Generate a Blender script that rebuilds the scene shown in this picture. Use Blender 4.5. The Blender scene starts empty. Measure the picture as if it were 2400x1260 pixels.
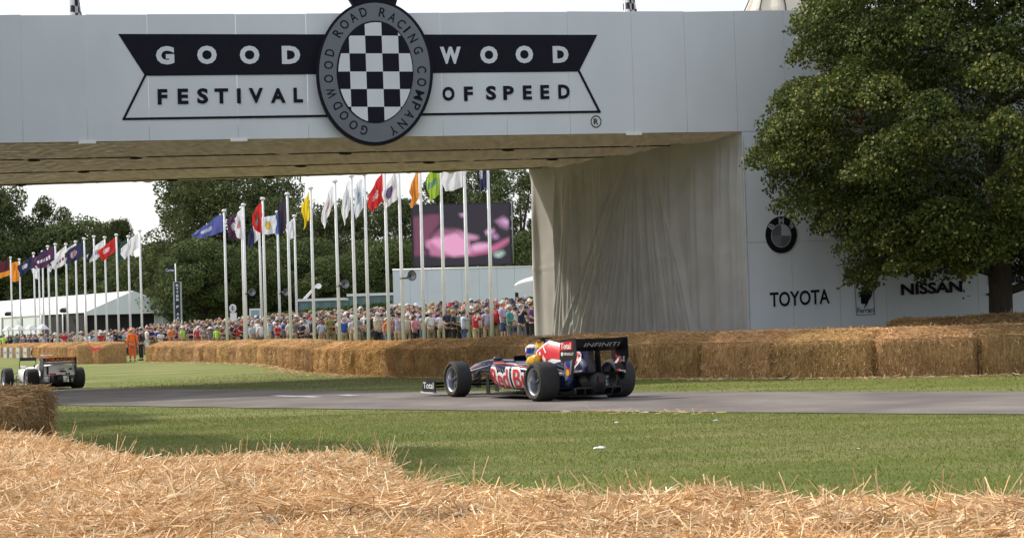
import bpy, bmesh, math, random
import numpy as np
from mathutils import Vector, Matrix, noise
R = math.radians
random.seed(7); RNG = np.random.default_rng(7)
scene = bpy.context.scene
COL = scene.collection

# ------------------------------------------------------------------ camera
CAM_Z = 1.32; FOC = 4000.0; CX, CY = 1200.0, 630.0
PITCH = math.atan(132/4000.0); ROLL = R(1.75)
cam = bpy.data.cameras.new("camera"); camo = bpy.data.objects.new("camera", cam); COL.objects.link(camo)
cam.lens = 60.0; cam.sensor_width = 36.0; cam.clip_start = 0.1; cam.clip_end = 6000
# look along +Y, pitched up, rolled clockwise so that the scene leans counter-clockwise
CROT = Matrix.Rotation(R(90)+PITCH, 4, 'X') @ Matrix.Rotation(-ROLL, 4, 'Z')
camo.matrix_world = Matrix.Translation((0, 0, CAM_Z)) @ CROT
scene.camera = camo

# ------------------------------------------------------------------ light
SUN_EL = R(43); SUN_H = Vector((-0.88, 0.475, 0)).normalized()     # towards the sun, on the ground plan
SUN_DIR = Vector((SUN_H.x*math.cos(SUN_EL), SUN_H.y*math.cos(SUN_EL), math.sin(SUN_EL)))
w = bpy.data.worlds.new("World"); scene.world = w; w.use_nodes = True
nt = w.node_tree; nt.nodes.clear()
out = nt.nodes.new("ShaderNodeOutputWorld")
bg = nt.nodes.new("ShaderNodeBackground"); sky = nt.nodes.new("ShaderNodeTexSky")
sky.sky_type = 'NISHITA'; sky.sun_disc = False; sky.sun_elevation = SUN_EL
sky.sun_rotation = math.atan2(SUN_H.x, SUN_H.y)
sky.dust_density = 4.0; sky.air_density = 1.0; sky.ozone_density = 1.0
bg.inputs[1].default_value = 0.08
bg2 = nt.nodes.new("ShaderNodeBackground")                        # thin bright cloud veil over the whole sky
bg2.inputs[0].default_value = (0.95, 0.97, 1.0, 1); bg2.inputs[1].default_value = 0.70
addn = nt.nodes.new("ShaderNodeAddShader")
nt.links.new(sky.outputs[0], bg.inputs[0]); nt.links.new(bg.outputs[0], addn.inputs[0])
nt.links.new(bg2.outputs[0], addn.inputs[1]); nt.links.new(addn.outputs[0], out.inputs[0])
sl = bpy.data.lights.new("sun", 'SUN'); sl.energy = 3.6; sl.angle = R(1.5); sl.color = (1.0, 0.93, 0.82)
so = bpy.data.objects.new("sun", sl); COL.objects.link(so)
so.rotation_euler = (-SUN_DIR).to_track_quat('-Z', 'Y').to_euler(); so.location = (0, 0, 60)
scene.view_settings.view_transform = 'Standard'; scene.view_settings.look = 'None'
scene.view_settings.exposure = 0.12; scene.view_settings.gamma = 1.0
scene.view_settings.use_curve_mapping = False
scene.render.engine = 'CYCLES'; scene.cycles.max_bounces = 6; scene.cycles.transparent_max_bounces = 6

# ------------------------------------------------------------------ picture -> place helpers
M3 = CROT.to_3x3(); CAMP = Vector((0, 0, CAM_Z))
def ray(px, py): return (M3 @ Vector(((px-CX)/FOC, -(py-CY)/FOC, -1.0)))
def at_y(px, py, Y):                                   # point on the sight line at distance Y
    d = ray(px, py); return CAMP + d*(Y/d.y)
def at_z(px, py, z=0.0):                               # point on the sight line at height z
    d = ray(px, py); return CAMP + d*((z-CAM_Z)/d.z)
MI = M3.inverted()
def to_px(p):
    v = MI @ (Vector(p)-CAMP); return (CX + FOC*v.x/(-v.z), CY - FOC*v.y/(-v.z))
def hor(px): return 762 - 0.0305*(px-1200)

def sstep(a, b, x):
    t = min(1, max(0, (x-a)/(b-a))); return t*t*(3-2*t)
def gz(x, y):
    z = -0.27*math.exp(-(((x+15.5)/7)**2 + ((y-55)/9)**2))
    dp = (x+19)*0.915 + (y-90)*0.403
    z += 0.85*sstep(3, 14, dp)*(1.0 if y > 52 else sstep(38, 52, y))
    z += 1.0*sstep(170, 330, y)
    return z

# ------------------------------------------------------------------ mesh helpers
def link(o, parent=None):
    COL.objects.link(o)
    if parent is not None: o.parent = parent
    return o
def tag(o, label=None, cat=None, group=None, kind=None):
    if label: o['label'] = label
    if cat: o['category'] = cat
    if group: o['group'] = group
    if kind: o['kind'] = kind
    return o
def empty(name, loc=(0, 0, 0), rz=0, label=None, cat=None, group=None, parent=None):
    o = bpy.data.objects.new(name, None); o.location = loc; o.rotation_euler = (0, 0, rz); o.empty_display_size = .2
    link(o, parent); return tag(o, label, cat, group)
class MB:
    def __init__(s): s.v = []; s.f = []; s.m = []; s.sm = []
    def add(s, vs, fs, mi=0, smooth=False, mat=None):
        b = len(s.v)
        if mat is not None: vs = [mat @ Vector(p) for p in vs]
        s.v += [tuple(p) for p in vs]; s.f += [tuple(b+i for i in f) for f in fs]
        s.m += [mi]*len(fs); s.sm += [smooth]*len(fs); return s
    def box(s, lo, hi, mi=0, mat=None):
        x0, y0, z0 = lo; x1, y1, z1 = hi
        return s.add([(x0,y0,z0),(x1,y0,z0),(x1,y1,z0),(x0,y1,z0),(x0,y0,z1),(x1,y0,z1),(x1,y1,z1),(x0,y1,z1)],
              [(0,3,2,1),(4,5,6,7),(0,1,5,4),(1,2,6,5),(2,3,7,6),(3,0,4,7)], mi, False, mat)
    def tube(s, pts, rad, n=8, mi=0, smooth=True, caps=True, flat=1.0):
        pts = [Vector(p) for p in pts]; rad = rad if hasattr(rad, '__len__') else [rad]*len(pts)
        vs = []; up = Vector((0, 0, 1)); pu = None
        for i, p in enumerate(pts):
            t = (pts[min(i+1, len(pts)-1)]-pts[max(i-1, 0)]).normalized()
            if pu is None: a = t.cross(up) if abs(t.dot(up)) < .95 else t.cross(Vector((1, 0, 0)))
            else: a = pu - t*pu.dot(t)
            a.normalize(); pu = a; b = t.cross(a)
            for k in range(n):
                an = 2*math.pi*k/n; vs.append(p + a*math.cos(an)*rad[i] + b*math.sin(an)*rad[i]*flat)
        fs = [(i*n+k, i*n+(k+1) % n, (i+1)*n+(k+1) % n, (i+1)*n+k) for i in range(len(pts)-1) for k in range(n)]
        if caps: fs += [tuple(range(n-1, -1, -1)), tuple((len(pts)-1)*n+k for k in range(n))]
        return s.add(vs, fs, mi, smooth)
    def loft(s, rings, mi=0, smooth=True, caps=True, closed=True):
        n = len(rings[0]); vs = [p for r in rings for p in r]
        kk = n if closed else n-1
        fs = [(i*n+k, i*n+(k+1) % n, (i+1)*n+(k+1) % n, (i+1)*n+k) for i in range(len(rings)-1) for k in range(kk)]
        if caps: fs += [tuple(range(n-1, -1, -1)), tuple((len(rings)-1)*n+k for k in range(n))]
        return s.add(vs, fs, mi, smooth)
    def lathe(s, prof, n=24, mi=0, smooth=True, mat=None):     # prof: (r, z) about z
        vs = [(r*math.cos(2*math.pi*k/n), r*math.sin(2*math.pi*k/n), z) for r, z in prof for k in range(n)]
        fs = [(i*n+k, i*n+(k+1) % n, (i+1)*n+(k+1) % n, (i+1)*n+k) for i in range(len(prof)-1) for k in range(n)]
        return s.add(vs, fs, mi, smooth, mat)
    def prism(s, poly, lo, hi, ax, mi=0, mi_side=None):        # poly 2d, ax(u,v,w)->point
        n = len(poly)
        s.add([ax(u, v, hi) for u, v in poly], [tuple(range(n))], mi)
        s.add([ax(u, v, lo) for u, v in poly], [tuple(range(n-1, -1, -1))], mi)
        vs = [ax(u, v, lo) for u, v in poly]+[ax(u, v, hi) for u, v in poly]
        return s.add(vs, [(k, (k+1) % n, n+(k+1) % n, n+k) for k in range(n)], mi if mi_side is None else mi_side)
    def mesh(s, name, mats):
        me = bpy.data.meshes.new(name); me.from_pydata(s.v, [], s.f)
        for m in (mats if isinstance(mats, (list, tuple)) else [mats]): me.materials.append(m)
        me.polygons.foreach_set('material_index', s.m); me.polygons.foreach_set('use_smooth', s.sm)
        me.update(); return me
    def build(s, name, mats, parent=None, loc=None):
        o = bpy.data.objects.new(name, s.mesh(name, mats)); link(o, parent)
        if loc is not None: o.location = loc
        return o
def np_mesh(name, verts, faces_n, nper, mat, cols=None, smooth=False):
    """verts (N,3); faces (F,nper) indices"""
    me = bpy.data.meshes.new(name); N = len(verts); F = len(faces_n)
    me.vertices.add(N); me.vertices.foreach_set('co', verts.astype(np.float32).ravel())
    me.loops.add(F*nper); me.loops.foreach_set('vertex_index', faces_n.astype(np.int32).ravel())
    me.polygons.add(F); me.polygons.foreach_set('loop_start', np.arange(0, F*nper, nper, dtype=np.int32))
    me.polygons.foreach_set('use_smooth', np.full(F, smooth))
    if cols is not None:
        a = me.color_attributes.new('Col', 'FLOAT_COLOR', 'POINT')
        c = np.ones((N, 4), np.float32); c[:, :3] = cols; a.data.foreach_set('color', c.ravel())
    for m in (mat if isinstance(mat, (list, tuple)) else [mat]): me.materials.append(m)
    me.update(calc_edges=True); return me
def obj(name, me, parent=None, loc=None, rz=None):
    o = bpy.data.objects.new(name, me); link(o, parent)
    if loc is not None: o.location = loc
    if rz is not None: o.rotation_euler = (0, 0, rz)
    return o

# ------------------------------------------------------------------ materials
MATS = {}
def mat(name, col=(.5, .5, .5), rough=.7, metal=0.0, var=0.0, vscale=8.0, bump=0.0, bscale=40.0, stretch=None,
        obcol=False, attr=False, spec=.5, trans=0.0, coat=0.0, col2=None, mix_lo=.35, mix_hi=.65, sss=0, coords='Object', detail=4, twosided=0):
    if name in MATS: return MATS[name]
    m = bpy.data.materials.new(name); m.use_nodes = True; t = m.node_tree; N = t.nodes; L = t.links
    p = N["Principled BSDF"]; p.inputs['Roughness'].default_value = rough; p.inputs['Metallic'].default_value = metal
    p.inputs['Specular IOR Level'].default_value = spec
    if coat: p.inputs['Coat Weight'].default_value = coat; p.inputs['Coat Roughness'].default_value = .08
    src = None
    if obcol: n = N.new('ShaderNodeObjectInfo'); src = n.outputs['Color']
    elif attr: n = N.new('ShaderNodeAttribute'); n.attribute_name = 'Col'; src = n.outputs['Color']
    else: p.inputs['Base Color'].default_value = (*col, 1)
    tc = N.new('ShaderNodeTexCoord'); vec = tc.outputs[coords]
    if stretch:
        mp = N.new('ShaderNodeMapping'); mp.inputs['Scale'].default_value = stretch; L.new(vec, mp.inputs[0]); vec = mp.outputs[0]
    def nz(sc, dt=detail):
        n = N.new('ShaderNodeTexNoise'); n.inputs['Scale'].default_value = sc; n.inputs['Detail'].default_value = dt; L.new(vec, n.inputs['Vector']); return n
    if col2 is not None:
        n = nz(vscale); mr = N.new('ShaderNodeMapRange'); mr.inputs[1].default_value = mix_lo; mr.inputs[2].default_value = mix_hi
        L.new(n.outputs[0], mr.inputs[0]); mx = N.new('ShaderNodeMix'); mx.data_type = 'RGBA'
        L.new(mr.outputs[0], mx.inputs[0]); mx.inputs[6].default_value = (*col, 1); mx.inputs[7].default_value = (*col2, 1); src = mx.outputs[2]
    if var > 0:
        n = nz(vscale*1.7, 6); mr = N.new('ShaderNodeMapRange'); mr.inputs[1].default_value = .25; mr.inputs[2].default_value = .75
        mr.inputs[3].default_value = 1-var; mr.inputs[4].default_value = 1+var; L.new(n.outputs[0], mr.inputs[0])
        mx = N.new('ShaderNodeVectorMath'); mx.operation = 'SCALE'; L.new(mr.outputs[0], mx.inputs['Scale'])
        if src is None: mx.inputs[0].default_value = col
        else: L.new(src, mx.inputs[0])
        src = mx.outputs[0]
    if src is not None: L.new(src, p.inputs['Base Color'])
    if bump > 0:
        n = nz(bscale, 5); b = N.new('ShaderNodeBump'); b.inputs['Strength'].default_value = bump; b.inputs['Distance'].default_value = .02
        L.new(n.outputs[0], b.inputs['Height']); L.new(b.outputs[0], p.inputs['Normal'])
    if trans > 0:
        tr = N.new('ShaderNodeBsdfTranslucent'); ms = N.new('ShaderNodeMixShader'); ms.inputs[0].default_value = trans
        if src is not None: L.new(src, tr.inputs[0])
        else: tr.inputs[0].default_value = (*col, 1)
        L.new(p.outputs[0], ms.inputs[1]); L.new(tr.outputs[0], ms.inputs[2]); L.new(ms.outputs[0], N['Material Output'].inputs[0])
    MATS[name] = m; return m

m_white = mat('white_paint', (.74, .77, .80), .45, var=.03, vscale=.6, bump=.03, bscale=30)
m_panel = mat('wall_panel', (.625, .655, .71), .5, var=.07, vscale=.45, bump=.5, bscale=1.6, stretch=(1, 1, .5))
m_black = mat('black_print', (.007, .007, .014), .6, var=.2, vscale=3, spec=.15)
m_greyring = mat('grey_ring', (.135, .148, .18), .6, var=.08, vscale=2)
m_plastic_w = mat('white_plastic', (.78, .78, .78), .4)
m_pole = mat('pole_white', (.80, .80, .81), .35, var=.06, vscale=3)
m_cloth = mat('cloth', obcol=True, rough=.85, var=.18, vscale=9, bump=.2, bscale=20)
m_skin = mat('skin', obcol=True, rough=.6, var=.08, vscale=12)
m_hair = mat('hair', obcol=True, rough=.6, var=.25, vscale=25)
m_crowd = mat('crowd_cloth', attr=True, rough=.85)
m_straw = mat('straw_blades', attr=True, rough=.55, trans=.12, spec=.35)
m_leaf = mat('leaves', attr=True, rough=.6, trans=.28, spec=.18)
m_leaf_far = mat('far_leaves', attr=True, rough=.75, trans=.2, spec=.08)
m_grassb = mat('grass_blades', attr=True, rough=.6, trans=.3, spec=.3)
m_bark = mat('bark', (.045, .035, .026), .9, var=.4, vscale=5, bump=.8, bscale=14, stretch=(1, 1, .25))
# ------------------------------------------------------------------ text
_tc = {}
def text_verts(s, off=0.0, spacing=1.0, shear=0.0, res=3):
    k = (s, off, spacing, shear, res)
    if k in _tc: return _tc[k]
    cu = bpy.data.curves.new('t', 'FONT'); cu.body = s; cu.size = 1; cu.offset = off; cu.space_character = spacing
    cu.shear = shear; cu.resolution_u = res; cu.fill_mode = 'FRONT' if hasattr(cu, 'fill_mode') else cu.fill_mode
    o = bpy.data.objects.new('t', cu); COL.objects.link(o)
    dg = bpy.context.evaluated_depsgraph_get(); me = bpy.data.meshes.new_from_object(o.evaluated_get(dg))
    vs = [tuple(v.co) for v in me.vertices]; fs = [tuple(p.vertices) for p in me.polygons]
    bpy.data.objects.remove(o); bpy.data.curves.remove(cu); bpy.data.meshes.remove(me)
    _tc[k] = (vs, fs); return _tc[k]
def text_fit(mb, s, org, xd, ud, width, height, off=0.02, mi=0, lift=0.0, thick=0.0, box=None, warp=None, spacing=1.0, shear=0.0):
    """flat lettering with its lower-left corner at org, scaled to width x height"""
    vs, fs = text_verts(s, off, spacing, shear)
    bx = box or (min(v[0] for v in vs), max(v[0] for v in vs), min(v[1] for v in vs), max(v[1] for v in vs))
    xd = Vector(xd).normalized(); ud = Vector(ud).normalized(); nd = xd.cross(ud); org = Vector(org)
    sx = width/(bx[1]-bx[0]); sy = height/(bx[3]-bx[2])
    P = [org + xd*((v[0]-bx[0])*sx) + ud*((v[1]-bx[2])*sy) + nd*lift for v in vs]
    if warp: P = [warp(p) for p in P]
    mb.add(P, fs, mi); return bx

# ------------------------------------------------------------------ ground
def ground_grid(name, xs, ys, material, dz=0.0):
    V = np.array([(x, y, gz(x, y)+dz) for y in ys for x in xs]); nx = len(xs)
    I = np.array([(j*nx+i, j*nx+i+1, (j+1)*nx+i+1, (j+1)*nx+i) for j in range(len(ys)-1) for i in range(nx-1)])
    return obj(name, np_mesh(name, V, I, 4, material, smooth=True))
def grass_material():
    m = bpy.data.materials.new('mown_grass'); m.use_nodes = True; N = m.node_tree.nodes; L = m.node_tree.links
    p = N['Principled BSDF']; p.inputs['Roughness'].default_value = .85; p.inputs['Specular IOR Level'].default_value = .2
    tc = N.new('ShaderNodeTexCoord')
    def noise_(sc, dt, stretch=None, rough=.5):
        n = N.new('ShaderNodeTexNoise'); n.inputs['Scale'].default_value = sc; n.inputs['Detail'].default_value = dt; n.inputs['Roughness'].default_value = rough
        if stretch:
            mp = N.new('ShaderNodeMapping'); mp.inputs['Scale'].default_value = stretch; mp.inputs['Rotation'].default_value = (0, 0, R(0)); L.new(tc.outputs['Object'], mp.inputs[0]); L.new(mp.outputs[0], n.inputs['Vector'])
        else: L.new(tc.outputs['Object'], n.inputs['Vector'])
        return n.outputs[0]
    def rng(v, a, b, c=0, d=1):
        mr = N.new('ShaderNodeMapRange'); mr.inputs[1].default_value = a; mr.inputs[2].default_value = b; mr.inputs[3].default_value = c; mr.inputs[4].default_value = d
        L.new(v, mr.inputs[0]); return mr.outputs[0]
    def mix(f, a, b):
        mx = N.new('ShaderNodeMix'); mx.data_type = 'RGBA'; L.new(f, mx.inputs[0])
        for i, c in ((6, a), (7, b)):
            if isinstance(c, tuple): mx.inputs[i].default_value = (*c, 1)
            else: L.new(c, mx.inputs[i])
        return mx.outputs[2]
    c = mix(rng(noise_(.55, 5), .35, .65), (.13, .17, .03), (.19, .21, .045))
    c = mix(rng(noise_(.5, 6, (.35, 1.6, 1), .65), .46, .68), c, (.30, .27, .12))          # dry, strawy patches in drawn-out bands
    c = mix(rng(noise_(9, 6, None, .7), .42, .62, 0, .4), c, (.075, .115, .018))
    c = mix(rng(noise_(60, 3, None, .7), .60, .75, 0, .6), c, (.27, .23, .11))
    L.new(c, p.inputs['Base Color'])
    b = N.new('ShaderNodeBump'); b.inputs['Strength'].default_value = .8; b.inputs['Distance'].default_value = .05
    L.new(noise_(35, 6, None, .7), b.inputs['Height']); L.new(b.outputs[0], p.inputs['Normal'])
    return m
m_grass = grass_material()
def frange(a, b, n): return [a+(b-a)*i/n for i in range(n+1)]
near = frange(-60, 60, 80); g_x = [-900, -400, -200, -120, -80]+near+[80, 120, 200, 400, 900]
g_y = [-60, -30, -15]+frange(-8, 180, 110)+[200, 230, 260, 300, 340, 500, 900, 2500]
tag(ground_grid('ground', g_x, g_y, m_grass), 'mown green grass with dry patches on both sides of the track', kind='structure')

# road : right-hand (far) edge polyline, width to its left
def catmull(P, n=8):
    out = []
    for i in range(len(P)-1):
        p0 = P[max(i-1, 0)]; p1 = P[i]; p2 = P[i+1]; p3 = P[min(i+2, len(P)-1)]
        for k in range(n):
            t = k/n
            out.append(tuple(.5*((2*p1[j])+(-p0[j]+p2[j])*t+(2*p0[j]-5*p1[j]+4*p2[j]-p3[j])*t*t+(-p0[j]+3*p1[j]-3*p2[j]+p3[j])*t**3) for j in range(len(p1))))
    out.append(tuple(P[-1])); return out
far_edge = catmull([(60, 2), (34, 11.5), (18, 20.6), (8.0, 27.7), (0.2, 33.8), (-6, 39.6), (-10.2, 45.6), (-13.2, 52), (-18.6, 61), (-27, 74), (-48, 97), (-80, 125)])
m_road = mat('asphalt', (.135, .117, .108), .85, var=.22, vscale=.55, bump=.5, bscale=70, col2=(.20, .178, .163), mix_lo=.35, mix_hi=.65, spec=.3)
V = []; nseg = 12
for i, p in enumerate(far_edge):
    a = Vector(far_edge[max(i-1, 0)]); b = Vector(far_edge[min(i+1, len(far_edge)-1)]); t = (b-a).normalized(); nrm = Vector((t.y, -t.x))
    nrm = nrm if nrm.x*-1 + nrm.y*-1 > 0 else -nrm
    if nrm.y > 0 and t.x < -.2: nrm = -nrm
    wdt = 5.9
    for k in range(nseg+1):
        jit = (noise.noise(Vector((i*.9, k*9.1, 0)))*.10) if k in (0, nseg) else 0
        q = Vector(p)+nrm*(wdt*k/nseg+jit); V.append((q.x, q.y, gz(q.x, q.y)+.010+.02*math.sin(math.pi*k/nseg)))
I = np.array([(j*(nseg+1)+i, j*(nseg+1)+i+1, (j+1)*(nseg+1)+i+1, (j+1)*(nseg+1)+i) for j in range(len(far_edge)-1) for i in range(nseg)])
rme = np_mesh('road', np.array(V), I, 4, m_road, smooth=True)
road = obj('road', rme); tag(road, 'narrow grey asphalt track curving away under the bridge', kind='structure')
ROAD_C = [((V[i*(nseg+1)][0]+V[i*(nseg+1)+nseg][0])/2, (V[i*(nseg+1)][1]+V[i*(nseg+1)+nseg][1])/2) for i in range(len(far_edge))]
def on_road(x, y, marg=3.0):
    return min((x-c[0])**2+(y-c[1])**2 for c in ROAD_DENSE) < marg*marg
ROAD_DENSE = []
for i in range(len(ROAD_C)-1):
    for k in range(6): ROAD_DENSE.append((ROAD_C[i][0]+(ROAD_C[i+1][0]-ROAD_C[i][0])*k/6, ROAD_C[i][1]+(ROAD_C[i+1][1]-ROAD_C[i][1])*k/6))

# worn white line fragments painted across the track edge
m_line = mat('worn_white_line', (.5, .49, .48), .8, var=.3, vscale=5)
for (x0, y0, x1, y1) in ((640, 926, 700, 928), (706, 928, 745, 929.5), (800, 925, 832, 926)):
    a, b = at_z(x0, y0, .035), at_z(x1, y1, .035); t = (b-a).normalized(); n_ = Vector((-t.y, t.x, 0))*.11
    mb = MB(); P_ = []
    for k in range(9):
        c = a.lerp(b, k/8); z_ = gz(c.x, c.y)+.036; P_ += [(c.x-n_.x, c.y-n_.y, z_), (c.x+n_.x, c.y+n_.y, z_)]
    mb.add(P_, [(2*k, 2*k+2, 2*k+3, 2*k+1) for k in range(8)]); tag(mb.build('road_marking', m_line), 'worn white paint fragment on the track surface', kind='structure')
# grass blades on the near verges (stuff)
def blades(n, y0, y1, hgt, wid, name, label):
    P = []; rdn = np.array(ROAD_DENSE)
    yy = np.sqrt(RNG.uniform(y0*y0, y1*y1, n)); xx = yy*RNG.uniform(-.36, .36, n); far_ = RNG.random(n) < .35; xx[far_] = np.sign(xx[far_])*yy[far_]*RNG.uniform(.34, .95, far_.sum())
    ok = np.ones(n, bool)
    for i0 in range(0, n, 20000):
        d = (xx[i0:i0+20000, None]-rdn[None, :, 0])**2+(yy[i0:i0+20000, None]-rdn[None, :, 1])**2
        ok[i0:i0+20000] = d.min(1) > 3.0**2
    xx = xx[ok]; yy = yy[ok]; n = len(xx)
    zz = np.array([gz(a, b) for a, b in zip(xx, yy)])
    an = RNG.uniform(0, 2*np.pi, n); h = hgt*RNG.uniform(.3, 1.2, n); ln = RNG.normal(0, .5, (n, 2))*h[:, None]
    w_ = wid*RNG.uniform(.6, 1.4, n)
    a = np.stack([xx-np.cos(an)*w_, yy-np.sin(an)*w_, zz], 1); b = np.stack([xx+np.cos(an)*w_, yy+np.sin(an)*w_, zz], 1)
    c = np.stack([xx+ln[:, 0], yy+ln[:, 1], zz+h], 1)
    V = np.stack([a, b, c], 1).reshape(-1, 3)
    base = np.array([(.165, .205, .036)]); k = RNG.uniform(.85, 1.15, (n, 1)); col = base*k
    dry = RNG.random(n) < .15; col[dry] = np.array([(.30, .25, .12)])*k[dry]
    pat = np.array([noise.noise(Vector((x*.35, y*1.3, 3))) for x, y in zip(xx, yy)])
    col = col*(1+.35*pat[:, None]); m2 = pat > .18; col[m2] = col[m2]*.6+np.array([.22, .19, .08])*.4
    return tag(obj(name, np_mesh(name, V, np.arange(3*n).reshape(-1, 3), 3, m_grassb, np.repeat(col, 3, 0))), label, 'grass', kind='stuff')
blades(290000, 8, 27, .028, .004, 'grass', 'short mown grass between the straw bales and the track')
blades(130000, 26, 60, .03, .008, 'grass', 'short mown grass on the verge beyond the track')
# ------------------------------------------------------------------ bridge
A = at_z(0, 335, 6.0); 
P0 = Vector((-11.9, 39.6, 0)); P1 = Vector((5.75, 42.0, 0))
FU = (P1-P0).normalized(); FN = Vector((FU.y, -FU.x, 0))         # FN faces the camera
def face_pt(px, py, lift=0.0):                                   # sight line meets the bridge face
    d = ray(px, py); o = P0+FN*lift; t = (o-CAMP).dot(FN)/d.dot(FN); return CAMP+d*t
ZB = face_pt(900, 321).z; ZT = face_pt(900, 31).z
C0 = face_pt(1738, 300); U_C = (C0-P0).dot(FU)                    # corner of the opening
LX0 = -6.0; LX1 = 34.0                                            # face extent along FU measured from P0
bridge = empty('footbridge', P0+FU*U_C, 0, 'long white panelled footbridge spanning the track with a beige curtained side', 'bridge')
BI = Matrix.Translation(-bridge.location)
def fp(u, z, lift=0.0): return P0+FU*u+FN*lift+Vector((0, 0, z))
def bl(p): return Vector(p)-bridge.location
seams = []
u = LX0
for px in (51, 203, 347, 555, 720, 880, 1035, 1185, 1333, 1483, 1607, 1725, 1840): seams.append((face_pt(px, 180)-P0).dot(FU))
left = [seams[0]-1.45*k for k in range(8, 0, -1)]; right = [seams[-1]+1.2*k for k in range(1, 20)]
seams = left+seams+right
panel_i = 0
for i in range(len(seams)-1):
    a, b = seams[i]+.003, seams[i+1]-.003
    mb = MB(); o_ = .012*random.random()
    q = [bl(fp(a, ZB, o_)), bl(fp(b, ZB, o_)), bl(fp(b, ZT+random.uniform(-.012, .015), o_)), bl(fp(a, ZT+random.uniform(-.012, .015), o_))]
    q2 = [p-FN*.04 for p in q]
    mb.add(q+q2, [(0,1,2,3), (7,6,5,4), (0,4,5,1), (1,5,6,2), (2,6,7,3), (3,7,4,0)])
    mb.build('panel', m_panel, bridge)
ZM = face_pt(1850, 566).z
for i in range(len(seams)-1):
    a, b = seams[i], seams[i+1]
    if b <= U_C+.05: continue
    a = max(a, U_C)
    for z0, z1 in ((0.0, ZM-.004), (ZM+.004, ZB-.012)):
        mb = MB(); o_ = .012*random.random()
        q = [bl(fp(a+.003, z0, o_)), bl(fp(b-.003, z0, o_)), bl(fp(b-.003, z1, o_)), bl(fp(a+.003, z1, o_))]; q2 = [p-FN*.04 for p in q]
        mb.add(q+q2, [(0,1,2,3), (7,6,5,4), (0,4,5,1), (1,5,6,2), (2,6,7,3), (3,7,4,0)])
        mb.build('panel', m_panel, bridge)
# small fixing plates on the lower edge
for px in (205, 560, 1485):
    p = face_pt(px, 332-.02*px); mb = MB(); uu = (p-P0).dot(FU)
    q = [bl(fp(uu-.2, ZB-.05, .03)), bl(fp(uu+.2, ZB-.05, .03)), bl(fp(uu+.2, ZB+.03, .03)), bl(fp(uu-.2, ZB+.03, .03))]; q2 = [x-FN*.03 for x in q]
    mb.add(q+q2, [(0,1,2,3), (7,6,5,4), (0,4,5,1), (1,5,6,2), (2,6,7,3), (3,7,4,0)]); mb.build('bracket', m_plastic_w, bridge)
# far edge of the soffit
Fa = at_z(0, 436, ZB); Fb = at_z(1238, 396, ZB)
FD = (Fb-Fa).normalized()
def far_pt(u, z):       # far face point for same u
    base = Fa+FD*((u-(Fa-P0).dot(FU))/(FD.dot(FU))); return Vector((base.x, base.y, z))
m_soffit = mat('soffit_cloth', (.72, .64, .50), .85, var=.2, vscale=1.6, bump=.6, bscale=5, stretch=(1.6, .35, 1), trans=.5)
m_curt = mat('curtain_cloth', (.49, .475, .455), .85, var=.12, vscale=.8, bump=.12, bscale=25, trans=.10)
m_frame = mat('dark_steel', (.03, .03, .032), .5, metal=.3)
m_body = mat('bridge_body', (.62, .62, .6), .8); m_board = mat('deck_timber', (.55, .47, .36), .8, var=.2, vscale=2)
nu, nv = 220, 46; V = []
for j in range(nv+1):
    tj = j/nv
    for i in range(nu+1):
        u_ = LX0+(U_C+0.4-LX0)*i/nu
        a = fp(u_, ZB-.01, -.05); b = far_pt(u_, ZB+.02)
        p = a.lerp(b, tj)
        # cloth sags between three cables
        cell = (tj*3.2) % 1.0; sag = -.09*math.sin(math.pi*cell)
        wr = .05*noise.noise(Vector((u_*1.1+tj*7, tj*4.0, 1)))+.06*noise.noise(Vector((u_*3.4-tj*16, tj*3.0, 4)))+.035*noise.noise(Vector((u_*7+tj*18, tj*5.0, 9))) + .016*math.sin(u_*5.5+tj*16+2*noise.noise(Vector((u_*.4, tj*2, 0))))*math.sin(math.pi*cell)
        V.append(tuple(bl(p+Vector((0, 0, (sag+wr)*(1 if .01 < tj < .99 else .3))))))
I = np.array([(j*(nu+1)+i, (j+1)*(nu+1)+i, (j+1)*(nu+1)+i+1, j*(nu+1)+i+1) for j in range(nv) for i in range(nu)])
obj('soffit', np_mesh('soffit', np.array(V), I, 4, m_soffit, smooth=True), bridge)
for tj, cl in ((1/3.2, (0.35, 2.9, 8.2, 12.4)), (2/3.2, (-3.5, 1.2, 7.1, 10.6, 14.0)), (3/3.2, (-1.0, 3.4, 6.2, 11.1))):
    mb = MB(); pts = []
    for i in range(60):
        u_ = LX0+(U_C-LX0)*i/59; pts.append(bl(fp(u_, ZB-.01, -.05).lerp(far_pt(u_, ZB), tj)+Vector((0, 0, -.03))))
    mb.tube(pts, .016, 6); mb.build('cable', m_frame, bridge)
    for c in cl:
        p = bl(fp(c, ZB-.01, -.05).lerp(far_pt(c, ZB), tj)+Vector((0, 0, -.06)))
        mb = MB(); mb.tube([p-FU*.16, p-FU*.05, p+FU*.05, p+FU*.16], [.012, .028, .028, .012], 8); mb.build('clamp', m_frame, bridge)
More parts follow.
